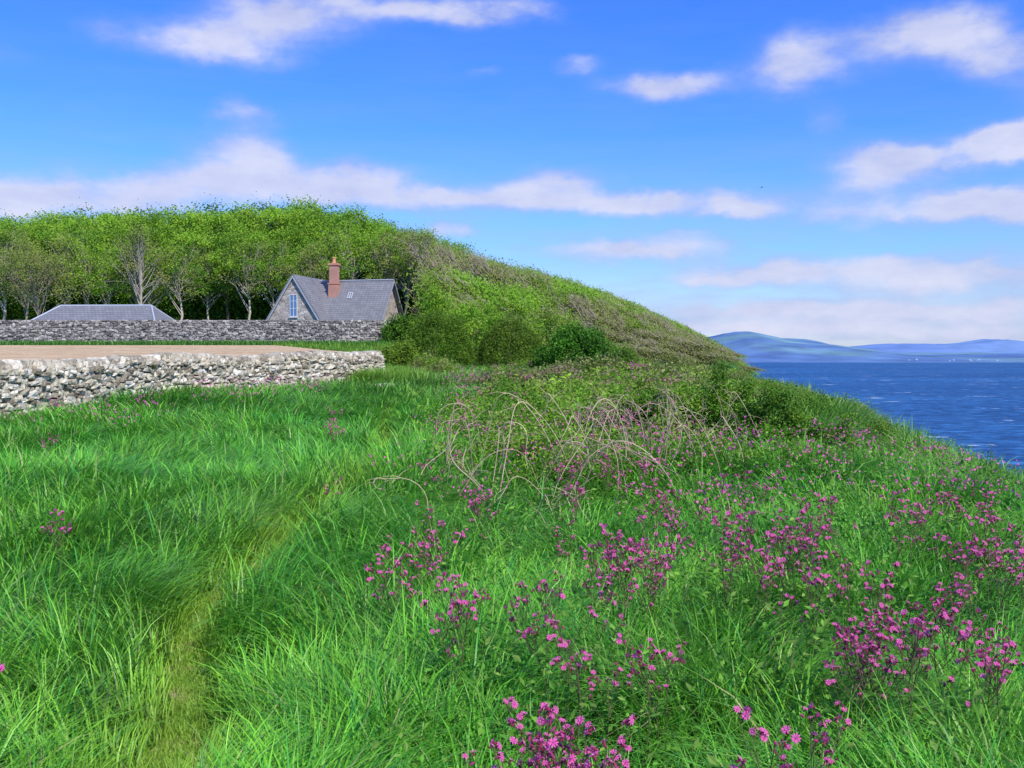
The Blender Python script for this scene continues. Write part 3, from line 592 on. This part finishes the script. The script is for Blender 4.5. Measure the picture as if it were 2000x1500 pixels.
BR = [(.17, .36, .03), (.24, .44, .036), (.12, .27, .022), (.27, .37, .065)]
brs = [thing2('bramble_bush', 'light green bramble clump among the arching canes', 'bush', *make_bush(320+i, .85, .8, .68, 36, 5200, .026, BR, .20, stems=28, bark=(.36, .29, .2), bumpy=.45, inner=.5), group='light green bramble clumps', tname='stems', cname='foliage') for i in range(3)]
for (px, d, s) in ((930, 15, 1.0), (985, 12.5, .95), (1060, 13.5, 1.2), (1130, 12, 1.05), (1150, 15.5, 1.25), (1235, 13.0, 1.15), (1230, 17, 1.2), (1060, 17.5, 1.2), (1320, 12.0, .9), (1180, 10.8, .85), (1430, 11.8, .7), (900, 20, 1.0), (980, 22, 1.1), (1110, 22, 1.1), (1690, 12.6, .55),
                   (900, 12.2, .8), (1010, 15.5, 1.1), (1350, 17.5, .95), (1080, 11.2, .85), (1530, 11.6, .6), (1260, 11.1, .75), (1740, 13.0, .45), (1600, 12.0, .5), (960, 17.5, 1.1), (1140, 19.5, 1.1), (1450, 18.0, .8), (870, 16.5, .8)):
    X = at(px, d); inst(brs[random.randrange(3)], (X, d, g1(X, d)-.05), random.uniform(0, 6), s)

def cane(x0, y0, dx, dy, h, r0, c, lab):
    t = np.linspace(0, 1, 18); pk = random.uniform(.42, .75); endz = random.choice([.15, .4, .65])*h
    z = np.where(t < pk, h*np.sin(t/pk*PI/2)**1.0, endz+(h-endz)*np.cos((t-pk)/(1-pk)*PI/2)**.8)
    w = random.uniform(.02, .07)
    P = np.stack([dx*t**random.uniform(.8, 1.6)+w*np.sin(t*random.uniform(6, 12)), dy*t+w*np.cos(t*8), z+w*.4*np.sin(t*13)], 1)
    mb = MB(); tube(mb, P, r0*(1.1-.75*t), 4, np.array(c)*random.uniform(.65, 1.25))
    for k_ in range(random.randrange(3, 8)):
        i = random.randrange(4, 16); d_ = np.array([random.uniform(-.22, .22), random.uniform(-.2, .2), random.uniform(-.1, .22)]); tube(mb, [P[i], P[i]+d_*.6, P[i]+d_+np.array([0, 0, -.03])], [r0*.5, r0*.4, r0*.15], 3, c)
    o = mb.build('bramble_cane', M_bark, None, True); o.location = (x0, y0, g1(x0, y0)+.02)
    tag(o, ['dry straw coloured bramble cane arching over the flowers and grass', 'leaning dead brown stalk in front of the dark shrubs'][lab], 'stem', ['arching dry bramble canes', 'dead stalks before the dark shrubs'][lab]); return o
for (pa, pb, d, h) in ((915, 1060, 9.2, .72), (1070, 1240, 9.3, .82), (890, 1090, 11.2, 1.05), (960, 1120, 10.8, 1.15), (690, 840, 9.4, .45), (710, 800, 9.8, .35), (1080, 1195, 8.8, .6), (1000, 890, 10, .85), (1115, 1000, 11.2, 1.1),
                       (1175, 1030, 10.4, .95), (1010, 1150, 10.0, .8), (865, 970, 12, .95), (820, 920, 10.6, .52), (1230, 1140, 11, 1.05), (1250, 1400, 11.0, .9), (1410, 1290, 11.2, .95), (1120, 1300, 10.2, .85), (905, 1005, 10.6, .9)):
    for q in range(1 if h < .6 else 2): cane(at(pa, d)+random.uniform(-.3, .3), d+random.uniform(-.6, .4), (at(pb, d)-at(pa, d))*random.uniform(.6, 1.1)+random.uniform(-.3, .3), random.uniform(-.8, .3), h*random.uniform(.65, 1.05), .0064, (.52, .42, .27), 0)
for i in range(28):
    px = random.uniform(1050, 1470); d = random.uniform(10.6, 13); x = at(px, d); cane(x, d, random.uniform(-.5, .5), random.uniform(-.4, .2), random.uniform(.5, .95), .006, (.38, .30, .20), 1)

# ------------------------------------------------------------------ grass
def blades(X, Y, Z, L, W, ang, bend, col, r, K=3):
    N = len(X); t = np.linspace(0, 1, K+1); sa = ang+PI/2+r.normal(size=N)*.45
    sd = np.stack([np.cos(sa), np.sin(sa), np.zeros(N)], 1); dr = np.stack([np.cos(ang), np.sin(ang), np.zeros(N)], 1)
    V = np.zeros((N, 2*K+1, 3)); Cc = np.zeros((N, 2*K+1, 3)); B = np.stack([X, Y, Z], 1)
    for k in range(K+1):
        c = B+dr*(L*bend*t[k]**1.7)[:, None]; c[:, 2] += L*(t[k]-.58*bend*t[k]**2.2)
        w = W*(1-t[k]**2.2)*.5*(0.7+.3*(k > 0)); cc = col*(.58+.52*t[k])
        if k < K: V[:, 2*k] = c-sd*w[:, None]; V[:, 2*k+1] = c+sd*w[:, None]; Cc[:, 2*k] = cc; Cc[:, 2*k+1] = cc
        else: V[:, 2*K] = c; Cc[:, 2*K] = cc
    b0 = (np.arange(N)*(2*K+1))[:, None]
    Qs = np.concatenate([b0+np.array([[2*k, 2*k+1, 2*k+3, 2*k+2]]) for k in range(K-1)], 0); Ts = b0+np.array([[2*K-2, 2*K-1, 2*K]])
    return V.reshape(-1, 3), Qs, Ts, Cc.reshape(-1, 3)
r = np.random.default_rng(8)
mb = MB()
def sample_d(N, a, b, p): u = r.uniform(0, 1, N); q = 1-p; return (a**q+u*(b**q-a**q))**(1/q)
NT = 7500; D = sample_d(NT, 2.2, 62, .75); TX = r.uniform(-1, 1, NT)*(.57*D+1.3); TY = D
ok = (TX > np.interp(TY, [0, 15, 20, 27.5, 34, 39, 45, 62], [-20, -11.2, -9.9, -9.2, -7.3, -4.9, -30, -34])) & (TX < edge(TY)+9)
ok &= ~((TY > 40) & (TX < np.interp(TY, FX, FYY)+1))
TX = TX[ok]; TY = TY[ok]; NT = len(TX)
NB = 370000; ti = r.integers(0, NT, NB); d = TY[ti]
sp_ = .055+.013*d; ox = r.normal(size=NB)*sp_; oy = r.normal(size=NB)*sp_; X = TX[ti]+ox; Y = d+oy
pd = np.abs(X-xpath(Y)); thr = np.interp(Y, [0, 5, 8, 12, 16], [.12, .09, .055, .02, 0])
keep = (pd > thr*r.uniform(.6, 1.5, NB)) & (Y > 1.9); X, Y, ti, ox, oy, d, pd, sp_ = [a[keep] for a in (X, Y, ti, ox, oy, d, pd, sp_)]; NB = len(X)
wa = 2*PI*vnoise(TX/2.2, TY/2.2, 12)*1.2+.3; wx = np.cos(wa)*.7+.35+r.normal(size=NT)*.45; wy = np.sin(wa)*.55-.15+r.normal(size=NT)*.4
vx = wx[ti]+ox/sp_*.5+r.normal(size=NB)*.15; vy = wy[ti]+oy/sp_*.5+r.normal(size=NB)*.15
nearp = np.exp(-(pd/.35)**2); vx = vx*(1-.75*nearp)+.1*nearp*np.sign(X-xpath(Y))
ang = np.arctan2(vy, vx); bend = np.clip(.30+.44*np.hypot(vx, vy)+r.normal(size=NB)*.12, .08, 1.3)
hn = vnoise(X/1.6, Y/1.6, 15); th_ = r.uniform(.65, 1.35, NT)[ti]; L = (.27+.24*hn)*th_*r.uniform(.65, 1.2, NB)*(1+.012*d); L = L*np.clip(np.interp(Y, [4, 14], [.30, .5])+pd/.42, .3, 1)
L = np.where(d > 30, L*.75, L)
W = .0088*np.maximum(1, (d/4.5)**.72)*r.uniform(.5, 1.35, NB)
tc = vnoise(X/1.3, Y/1.3, 21); tb = r.uniform(.70, 1.38, NT)[ti]
cA = np.array([.125, .48, .042]); cB = np.array([.23, .55, .045]); cC = np.array([.075, .36, .05]); cD = np.array([.38, .38, .16]); cE = np.array([.32, .61, .13])
mixv = tc[:, None]; col = cA*(1-mixv)+cB*mixv
rt = r.uniform(size=NB)[:, None]; col = np.where(rt < .20, cC, col); col = np.where(rt > .92, cE, col)
farmix = (sm(18, 40, Y)*.55)[:, None]; col = col*(1-farmix)+np.array([.24, .36, .07])*farmix
rough = (sm(-1.2, 1.0, X)*sm(9, 15, Y))[:, None]; col = col*(1-.5*rough)+np.array([.24, .36, .07])*.5*rough
pathm = (np.exp(-(pd/.24)**2)*np.interp(Y, [3, 8, 16, 30], [.8, .7, .45, .3]))[:, None]; col = col*(1-pathm)+np.array([.32, .52, .05])*pathm
dry = (r.uniform(size=NB) < .025+.05*rough[:, 0]+.05*farmix[:, 0])[:, None]; col = np.where(dry, cD, col)
col = col*tb[:, None]*r.uniform(.75, 1.25, (NB, 1))
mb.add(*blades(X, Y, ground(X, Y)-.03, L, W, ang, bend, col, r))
N = 26000; Y = sample_d(N, 2.2, 30, .9); X = xpath(Y)+r.normal(size=N)*.09; c = np.array([.30, .50, .055])*r.uniform(.6, 1.3, (N, 1)); kk = vnoise(X*2, Y*1.1, 31) > np.interp(Y, [3, 5, 9], [.45, .35, 0]); X, Y, c = X[kk], Y[kk], c[kk]; N = len(X)
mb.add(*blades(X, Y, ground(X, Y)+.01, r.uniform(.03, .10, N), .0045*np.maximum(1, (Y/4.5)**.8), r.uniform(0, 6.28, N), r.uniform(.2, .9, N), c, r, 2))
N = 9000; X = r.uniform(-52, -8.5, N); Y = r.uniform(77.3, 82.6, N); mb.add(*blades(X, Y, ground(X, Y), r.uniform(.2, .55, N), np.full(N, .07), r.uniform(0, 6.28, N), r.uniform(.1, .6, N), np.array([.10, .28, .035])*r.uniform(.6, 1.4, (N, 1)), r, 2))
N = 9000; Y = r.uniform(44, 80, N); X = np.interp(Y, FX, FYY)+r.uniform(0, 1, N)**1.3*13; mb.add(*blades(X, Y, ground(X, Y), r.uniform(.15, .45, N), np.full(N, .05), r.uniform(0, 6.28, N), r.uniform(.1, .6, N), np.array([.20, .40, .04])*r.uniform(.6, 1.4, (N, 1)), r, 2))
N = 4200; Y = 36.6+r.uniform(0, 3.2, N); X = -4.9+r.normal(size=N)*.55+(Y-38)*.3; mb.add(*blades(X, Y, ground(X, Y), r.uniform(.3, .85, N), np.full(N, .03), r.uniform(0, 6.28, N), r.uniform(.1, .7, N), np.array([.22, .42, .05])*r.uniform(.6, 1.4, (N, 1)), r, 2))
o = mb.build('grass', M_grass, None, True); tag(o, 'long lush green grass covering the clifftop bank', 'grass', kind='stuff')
N = 20000; NTT = 900; D = sample_d(NTT, 2.4, 18, .5); HX = r.uniform(-.12, 1, NTT)*(.57*D+1); ok = (HX < edge(D)+1) & (np.abs(HX-xpath(D)) > .5) & (r.uniform(size=NTT) < np.interp(D, [3, 8, 12], [.35, .7, 1])); HX = HX[ok]; D = D[ok]
ti = r.integers(0, len(HX), N); X = HX[ti]+r.normal(size=N)*(.09+.006*D[ti]); Y = D[ti]+r.normal(size=N)*.10; Z = ground(X, Y)+r.uniform(.06, .46, N)
mb = MB(); pal = np.array([(.12, .32, .035), (.17, .38, .045), (.09, .25, .035), (.22, .38, .07)]); leaves(mb, np.stack([X, Y, Z], 1), r.uniform(.010, .022, N)*(1+.045*Y), pal[r.integers(0, 4, N)]*r.uniform(.65, 1.3, (N, 1)), r, bias=(0, 0, 1.0))
o = mb.build('herb_leaves', M_leaf); tag(o, 'small broad leaved herbs growing through the grass', 'plants', kind='stuff')

# ------------------------------------------------------------------ red campion
def flower_mesh():
    mb = MB()
    for i in range(5):
        a = i*2*PI/5; ca, sa = math.cos(a), math.sin(a)
        def P(rr, w, z): return (rr*ca-w*sa, rr*sa+w*ca, z)
        V = [P(.001, -.0012, 0), P(.001, .0012, 0), P(.009, .0046, .0025), P(.0140, .0050, .0005), P(.0092, 0, .003), P(.0140, -.0050, .0005), P(.009, -.0046, .0025)]
        mb.add(V, [(0, 1, 2, 4)], [(2, 3, 4), (0, 4, 6), (4, 5, 6)], np.array([(.68, .06, .32)]*2+[(.86, .15, .48)]*5))
    return mb
def calyx(mb):
    tube(mb, [(0, 0, -.016), (0, 0, -.012), (0, 0, -.004), (0, 0, .0005)], [.0015, .0038, .0036, .0022], 6, (.30, .04, .10))
fmb = flower_mesh(); calyx(fmb); tube(fmb, [(0, 0, .0), (0, 0, .004)], [.0022, .0015], 5, (.75, .45, .62)); FM = fmb.mesh('flower'); FM.materials.append(M_petal)
bmb = MB(); tube(bmb, [(0, 0, -.012), (0, 0, -.007), (0, 0, 0), (0, 0, .006), (0, 0, .009)], [.0012, .0036, .0042, .0030, .0006], 6, (.45, .05, .20)); BM = bmb.mesh('bud'); BM.materials.append(M_petal)
def campion(seed, H):
    r = np.random.default_rng(seed); st = MB(); lf = MB()
    root = empty('campion_plant', (0, 0, -500)); t = np.linspace(0, 1, 7)[:, None]; top = np.array([r.normal()*.05, r.normal()*.05, H*.8])
    tag(root, 'pink campion plant in flower', 'flower')
    P = t*top+np.sin(t*PI)*np.array([r.normal()*.02, r.normal()*.02, 0]); sc_ = (.16, .15, .07); tube(st, P, .0022*(1.1-.4*t[:, 0]), 5, sc_)
    tips = []
    for i in range(int(r.integers(5, 7))):
        s = r.uniform(.6, 1); b = np.array([np.interp(s, t[:, 0], P[:, q]) for q in range(3)]); a = r.uniform(0, 6.28); ln = r.uniform(.05, .14)
        e_ = b+np.array([math.cos(a)*ln*.6, math.sin(a)*ln*.6, ln]); tube(st, [b, (b+e_)/2+np.array([math.cos(a), math.sin(a), 0])*.015, e_], .0015, 4, sc_); tips.append(e_)
        for q in range(2):
            a2 = r.uniform(0, 6.28); e2 = e_+np.array([math.cos(a2)*.024, math.sin(a2)*.024, r.uniform(-.02, .025)]); tube(st, [e_-(e_-b)*.2, e2], .0012, 3, sc_); tips.append(e2)
    for s in (.15, .3, .45, .6, .75):
        b = np.array([np.interp(s, t[:, 0], P[:, q]) for q in range(3)]); a = r.uniform(0, 6.28)
        for sg in (0, PI):
            ln = r.uniform(.035, .065)*(1.2-s*.6); w = ln*.2; dr = np.array([math.cos(a+sg), math.sin(a+sg), .35]); sd = np.array([-math.sin(a+sg), math.cos(a+sg), 0]); z = np.array([0, 0, 1.])
            V = [b, b+dr*ln*.45+sd*w, b+dr*ln-z*ln*.25, b+dr*ln*.45-sd*w]; lf.add(V, None, [(0, 1, 2), (0, 2, 3)], np.array((.10, .25, .04))*r.uniform(.8, 1.3))
    ch = [st.build('stem', M_leaf, root, True), lf.build('leaves', M_leaf, root)]
    for i, tp in enumerate(tips):
        o = bpy.data.objects.new('bud', BM) if i % 4 == 3 else bpy.data.objects.new('flower', FM)
        link(o); o.parent = root; a = r.uniform(0, 6.28); tl = r.uniform(.2, 1.3)
        o.location = tp; o.rotation_euler = (0, tl, a); s_ = r.uniform(.70, .98); o.scale = (s_,)*3; ch.append(o)
    return root, ch
cams = [campion(400+i, .46+.025*i) for i in range(7)]
patches = [(1080, 1420, 70, 28, 24, 1), (1240, 1465, 40, 12, 5, 1), (1475, 1465, 30, 12, 5, 2), (1620, 1365, 25, 18, 3, 2), (1700, 1210, 50, 34, 14, 3), (1790, 1190, 55, 34, 10, 3), (1930, 1200, 45, 26, 7, 3),
           (1960, 1050, 38, 36, 14, 4), (1880, 1080, 35, 30, 6, 4), (1540, 1030, 48, 36, 15, 5), (1600, 1090, 30, 20, 6, 5), (1440, 1055, 34, 16, 6, 5), (1230, 1035, 60, 18, 13, 6), (1290, 1060, 36, 16, 6, 6), (1170, 1050, 30, 18, 5, 6),
           (1110, 1190, 42, 28, 6, 7), (1020, 1150, 28, 25, 2, 7), (1250, 1230, 34, 24, 3, 7), (880, 1140, 22, 16, 5, 8), (780, 1068, 55, 10, 7, 8), (840, 990, 30, 24, 7, 9), (940, 950, 26, 20, 4, 9), (1120, 950, 30, 20, 5, 9),
           (1210, 880, 45, 22, 8, 10), (1310, 950, 50, 18, 7, 10), (1420, 990, 45, 20, 6, 10), (1480, 930, 45, 22, 6, 10), (1600, 970, 60, 22, 7, 11), (1780, 985, 45, 14, 6, 11), (1830, 960, 50, 18, 5, 11), (1920, 960, 45, 18, 5, 11),
           (1060, 860, 60, 25, 8, 10), (880, 880, 40, 20, 4, 9), (120, 1000, 25, 8, 2, 12), (90, 835, 14, 10, 3, 12), (650, 812, 30, 10, 7, 12), (10, 1310, 15, 15, 1, 12), (545, 915, 20, 5, 1, 12), (770, 810, 15, 10, 1, 12), (1160, 1120, 35, 18, 2, 7), (1690, 1100, 40, 20, 2, 5)]
where = {1: 'at the bottom centre of the picture', 2: 'low on the right of the bottom cluster', 3: 'in the large patch on the lower right', 4: 'in the patch at the right edge', 5: 'in the bright patch right of centre',
         6: 'in the patch just right of the middle', 7: 'in the loose patch below the middle', 8: 'close to the path side of the flowers', 9: 'around the arching bramble canes', 10: 'in front of the dark clifftop shrubs', 11: 'along the cliff edge above the sea', 12: 'scattered in the grass on the left'}
nfl = 0
for (px, py, sx, sy, n, wk) in patches:
    for i in range(n):
        p = px+random.gauss(0, sx*.75); q = max(740, py+random.gauss(0, sy*.65)); top = random.uniform(1.02, 1.10); d = top/((q-702)/F+.016); d = min(max(d, 2.5), 24); x = at(p, d)
        if abs(x-float(xpath(d))) < .3: x += .5
        inst(cams[random.randrange(7)], (x, d, g1(x, d)-.02), random.uniform(0, 6.28), random.uniform(.95, 1.18), 'pink campion plant in flower '+where[wk], 'pink campions '+where[wk]); nfl += 1
print('campions', nfl)
r = np.random.default_rng(77); mb = MB()
for (px0, px1, d0, d1, n, hh) in ((880, 1330, 18, 34, 700, .62), (380, 640, 20, 32, 320, .5), (60, 330, 15, 21, 160, .5), (860, 1100, 26, 45, 300, .6), (1100, 1640, 9, 12, 330, .52), (1600, 2050, 7.5, 13, 330, .52), (850, 1300, 9.5, 17, 480, .62), (1180, 1560, 6.8, 9, 110, .5), (760, 1000, 8, 11, 70, .45)):
    cl = max(4, n//10); cd = r.uniform(d0, d1, cl); cx = (r.uniform(px0, px1, cl)-1000)/F*cd; k = r.integers(0, cl, n); d = cd[k]+r.normal(size=n)*.15; x = cx[k]+r.normal(size=n)*.15; z = ground(x, d)+hh+r.normal(size=n)*.06; P = np.stack([x, d, z], 1)
    P = np.repeat(P, 2, 0)+r.normal(size=(n*2, 3))*.012; leaves(mb, P, np.full(len(P), .0095)*(1+.025*P[:, 1]), np.array([(.82, .16, .47)])*r.uniform(.6, 1.15, (len(P), 1)), r, bias=(0, -.5, .5), asp=.9)
o = mb.build('small_campions', M_petal); tag(o, 'haze of small pink flowers spread through the rough grass', 'flowers', kind='stuff')

mb = MB(); stones(mb, [(0, 0, .05)], [(.75, .5, .28)], [0.2], [0], [(.45, .40, .33)])
o = mb.build('boulder', M_stone); o.location = (at(752, 34), 34, g1(at(752, 34), 34)+.12); tag(o, 'pale flat boulder lying by the end of the dry stone wall', 'rock')
mb = MB(); tube(mb, [(-.2, 0, 0), (-.12, 0, .02), (0, 0, .02), (.14, 0, .03), (.2, 0, .04)], [.01, .04, .06, .035, .01], 8, (.08, .08, .08))
for s in (-1, 1): mb.add([(.07, s*.04, .05), (-.07, s*.04, .05), (-.05, s*.28, .14), (.05, s*.30, .14), (-.08, s*.55, .06)], [(0, 1, 2, 3)], [(3, 2, 4)], (.07, .07, .07))
o = mb.build('bird', M_leaf); tag(o, 'tiny dark bird in flight against the blue sky', 'bird'); o.location = (at(1485, 150), 150, 334/F*150); o.rotation_euler = (0, 0, .5)

# ------------------------------------------------------------------ light, sky, camera
sd = Vector((.42, -.62, .76)).normalized(); el = math.asin(sd.z); az = math.atan2(sd.x, sd.y)
L_ = bpy.data.lights.new('sun', 'SUN'); L_.energy = 5.0; L_.angle = math.radians(.5); L_.color = (1, .95, .85)
so = link(bpy.data.objects.new('sun', L_)); so.rotation_euler = sd.to_track_quat('Z', 'Y').to_euler()
W_ = bpy.data.worlds.new('World'); bpy.context.scene.world = W_; W_.use_nodes = True; nt = W_.node_tree; nt.nodes.clear(); LK = nt.links
sky = nd(nt, 'ShaderNodeTexSky', sky_type='NISHITA'); sky.sun_disc = False; sky.sun_elevation = el; sky.sun_rotation = az; sky.altitude = 30; sky.air_density = 1.0; sky.dust_density = .3; sky.ozone_density = 3.0
tc = nd(nt, 'ShaderNodeTexCoord'); sp = nd(nt, 'ShaderNodeSeparateXYZ'); LK.new(tc.outputs['Generated'], sp.inputs[0])
def mth(op, a, b=None, c=None):
    n = nt.nodes.new('ShaderNodeMath'); n.operation = op
    for i, v in enumerate((a, b, c)):
        if v is None: continue
        if isinstance(v, (int, float)): n.inputs[i].default_value = v
        else: LK.new(v, n.inputs[i])
    return n.outputs[0]
azn = mth('ARCTAN2', sp.outputs[0], sp.outputs[1]); hyp = mth('SQRT', mth('ADD', mth('MULTIPLY', sp.outputs[0], sp.outputs[0]), mth('MULTIPLY', sp.outputs[1], sp.outputs[1])))
ten = mth('DIVIDE', sp.outputs[2], mth('MAXIMUM', hyp, .02))
cb = nd(nt, 'ShaderNodeCombineXYZ'); LK.new(azn, cb.inputs[0]); LK.new(ten, cb.inputs[1]); PV = cb.outputs[0]
def noise(vec, sc, st, det=8, rough=.55, off=0):
    mp = nd(nt, 'ShaderNodeMapping'); mp.inputs['Scale'].default_value = st; mp.inputs['Location'].default_value = (off, off, off); LK.new(vec, mp.inputs[0])
    n = nd(nt, 'ShaderNodeTexNoise'); n.inputs['Scale'].default_value = sc; n.inputs['Detail'].default_value = det; n.inputs['Roughness'].default_value = rough; LK.new(mp.outputs[0], n.inputs['Vector']); return n
dn = noise(PV, 12, (1, 1.4, 1), 5, .6, 3)
vs = nd(nt, 'ShaderNodeVectorMath', operation='SUBTRACT'); LK.new(dn.outputs['Color'], vs.inputs[0]); vs.inputs[1].default_value = (.5, .5, .5)
vm = nd(nt, 'ShaderNodeVectorMath', operation='MULTIPLY'); LK.new(vs.outputs[0], vm.inputs[0]); vm.inputs[1].default_value = (.08, .04, 0)
va = nd(nt, 'ShaderNodeVectorMath', operation='ADD'); LK.new(PV, va.inputs[0]); LK.new(vm.outputs[0], va.inputs[1]); PD = va.outputs[0]
clouds = [(400, 88, 150, 34, .95), (560, 40, 130, 38, .95), (760, 15, 150, 24, .85), (950, 26, 90, 32, .95), (480, 215, 55, 22, .75), (90, 388, 150, 26, .9), (-150, 388, 150, 24, .9), (310, 370, 170, 34, .9), (470, 290, 80, 38, .65), (610, 350, 160, 36, 1.1), (850, 388, 150, 20, 1),
          (1090, 362, 100, 34, .95), (1290, 397, 190, 20, 1.1), (1450, 415, 80, 14, 1), (1300, 172, 100, 22, .95), (1130, 130, 45, 18, .65), (960, 145, 40, 12, .45), (1540, 130, 85, 50, .95), (1820, 65, 105, 44, 1.15), (1960, 110, 80, 42, .75), (1830, 302, 170, 22, 1.15), (1970, 272, 90, 22, 1.1),
          (1780, 405, 150, 25, 1.1), (1960, 402, 90, 32, 1.0), (1720, 350, 90, 18, .7), (870, 450, 60, 18, .85), (1240, 490, 190, 20, 1), (1420, 545, 120, 14, .8), (1640, 524, 200, 21, 1), (1900, 548, 160, 19, .95), (1500, 600, 260, 18, .9), (1850, 608, 230, 18, .9), (1400, 640, 220, 13, .8), (1800, 648, 260, 13, .8), (1620, 240, 40, 26, .5), (1330, 460, 60, 10, .5), (2150, 200, 100, 60, .7), (-100, 100, 100, 30, .5)]
tot = None
for (px, py, sx, sy, w) in clouds:
    a_ = math.atan((px-1000)/F); e_ = (702-py)/F*math.cos(a_); s1 = sx/F*1.2; s2 = sy/F*1.2
    q = nd(nt, 'ShaderNodeVectorMath', operation='SUBTRACT'); LK.new(PD, q.inputs[0]); q.inputs[1].default_value = (a_, e_, 0)
    q2 = nd(nt, 'ShaderNodeVectorMath', operation='MULTIPLY'); LK.new(q.outputs[0], q2.inputs[0]); q2.inputs[1].default_value = (1/s1, 1/s2, 0)
    q3 = nd(nt, 'ShaderNodeVectorMath', operation='DOT_PRODUCT'); LK.new(q2.outputs[0], q3.inputs[0]); LK.new(q2.outputs[0], q3.inputs[1])
    g_ = mth('MULTIPLY', mth('POWER', 2.71828, mth('MULTIPLY', q3.outputs['Value'], -1.0)), w)
    tot = g_ if tot is None else mth('ADD', tot, g_)
nz = noise(PV, 14, (1, 1.8, 1), 8, .55, 1).outputs[0]
dens = mth('MULTIPLY', mth('MINIMUM', tot, 1.15), mth('MULTIPLY_ADD', nz, 1.9, .05))
mr = nd(nt, 'ShaderNodeMapRange', interpolation_type='SMOOTHSTEP'); LK.new(dens, mr.inputs[0]); mr.inputs['From Min'].default_value = .12; mr.inputs['From Max'].default_value = 1.12; mr.inputs['To Max'].default_value = .91
vn = noise(PV, 7, (1, 6, 1), 7, .6, 8).outputs[0]; band = ramp(nt, [(0, (.9, .9, .9)), (.06, (.68, .68, .68)), (.12, (.38, .38, .38)), (.22, (.12, .12, .12)), (.5, (.02, .02, .02))], ten)
veil = mth('MULTIPLY', mth('MULTIPLY', band, 1.0), mth('MULTIPLY_ADD', vn, 2.0, -.38)); dd = mth('MINIMUM', mth('ADD', mr.outputs[0], mth('MULTIPLY', mth('MAXIMUM', veil, 0.0), mth('SUBTRACT', 1.0, mr.outputs[0]))), .95)
tint = ramp(nt, [(0, (.95, 1.0, 1.15)), (.1, (.50, .84, 1.28)), (.25, (.30, .72, 1.55)), (.5, (.18, .60, 1.70)), (1, (.5, .8, 1.3))], ten)
sm_ = nd(nt, 'ShaderNodeVectorMath', operation='MULTIPLY'); LK.new(sky.outputs[0], sm_.inputs[0]); LK.new(tint, sm_.inputs[1])
cn = noise(PV, 10, (1, 2.5, 1), 6, .6, 5).outputs[0]; cc = ramp(nt, [(.36, (2.9, 3.3, 5.4)), (.70, (4.9, 5.05, 6.3))], mth('ADD', mth('MULTIPLY', cn, .62), mth('MULTIPLY', mr.outputs[0], .33)))
mx = nd(nt, 'ShaderNodeMix', data_type='RGBA'); LK.new(dd, mx.inputs['Factor']); LK.new(sm_.outputs[0], mx.inputs['A']); LK.new(cc, mx.inputs['B'])
bg = nd(nt, 'ShaderNodeBackground'); bg.inputs['Strength'].default_value = .15; LK.new(mx.outputs['Result'], bg.inputs[0]); LK.new(bg.outputs[0], nd(nt, 'ShaderNodeOutputWorld').inputs[0])
cam = bpy.data.cameras.new('camera'); cam.lens = 35; cam.sensor_width = 36; cam.clip_start = .1; cam.clip_end = 90000
co = link(bpy.data.objects.new('camera', cam)); co.rotation_euler = (math.radians(90-1.41), 0, 0); co.location = (0, 0, 0); bpy.context.scene.camera = co
vs_ = bpy.context.scene.view_settings; vs_.view_transform = 'Standard'; vs_.look = 'None'; vs_.exposure = 0
for o in list(bpy.data.objects):
    if '_used' in o: del o['_used']
for o in [o for o in bpy.data.objects if o.parent is None and o.location.z < -400]:
    for c in [c for c in bpy.data.objects if c.parent == o]: bpy.data.objects.remove(c)
    bpy.data.objects.remove(o)
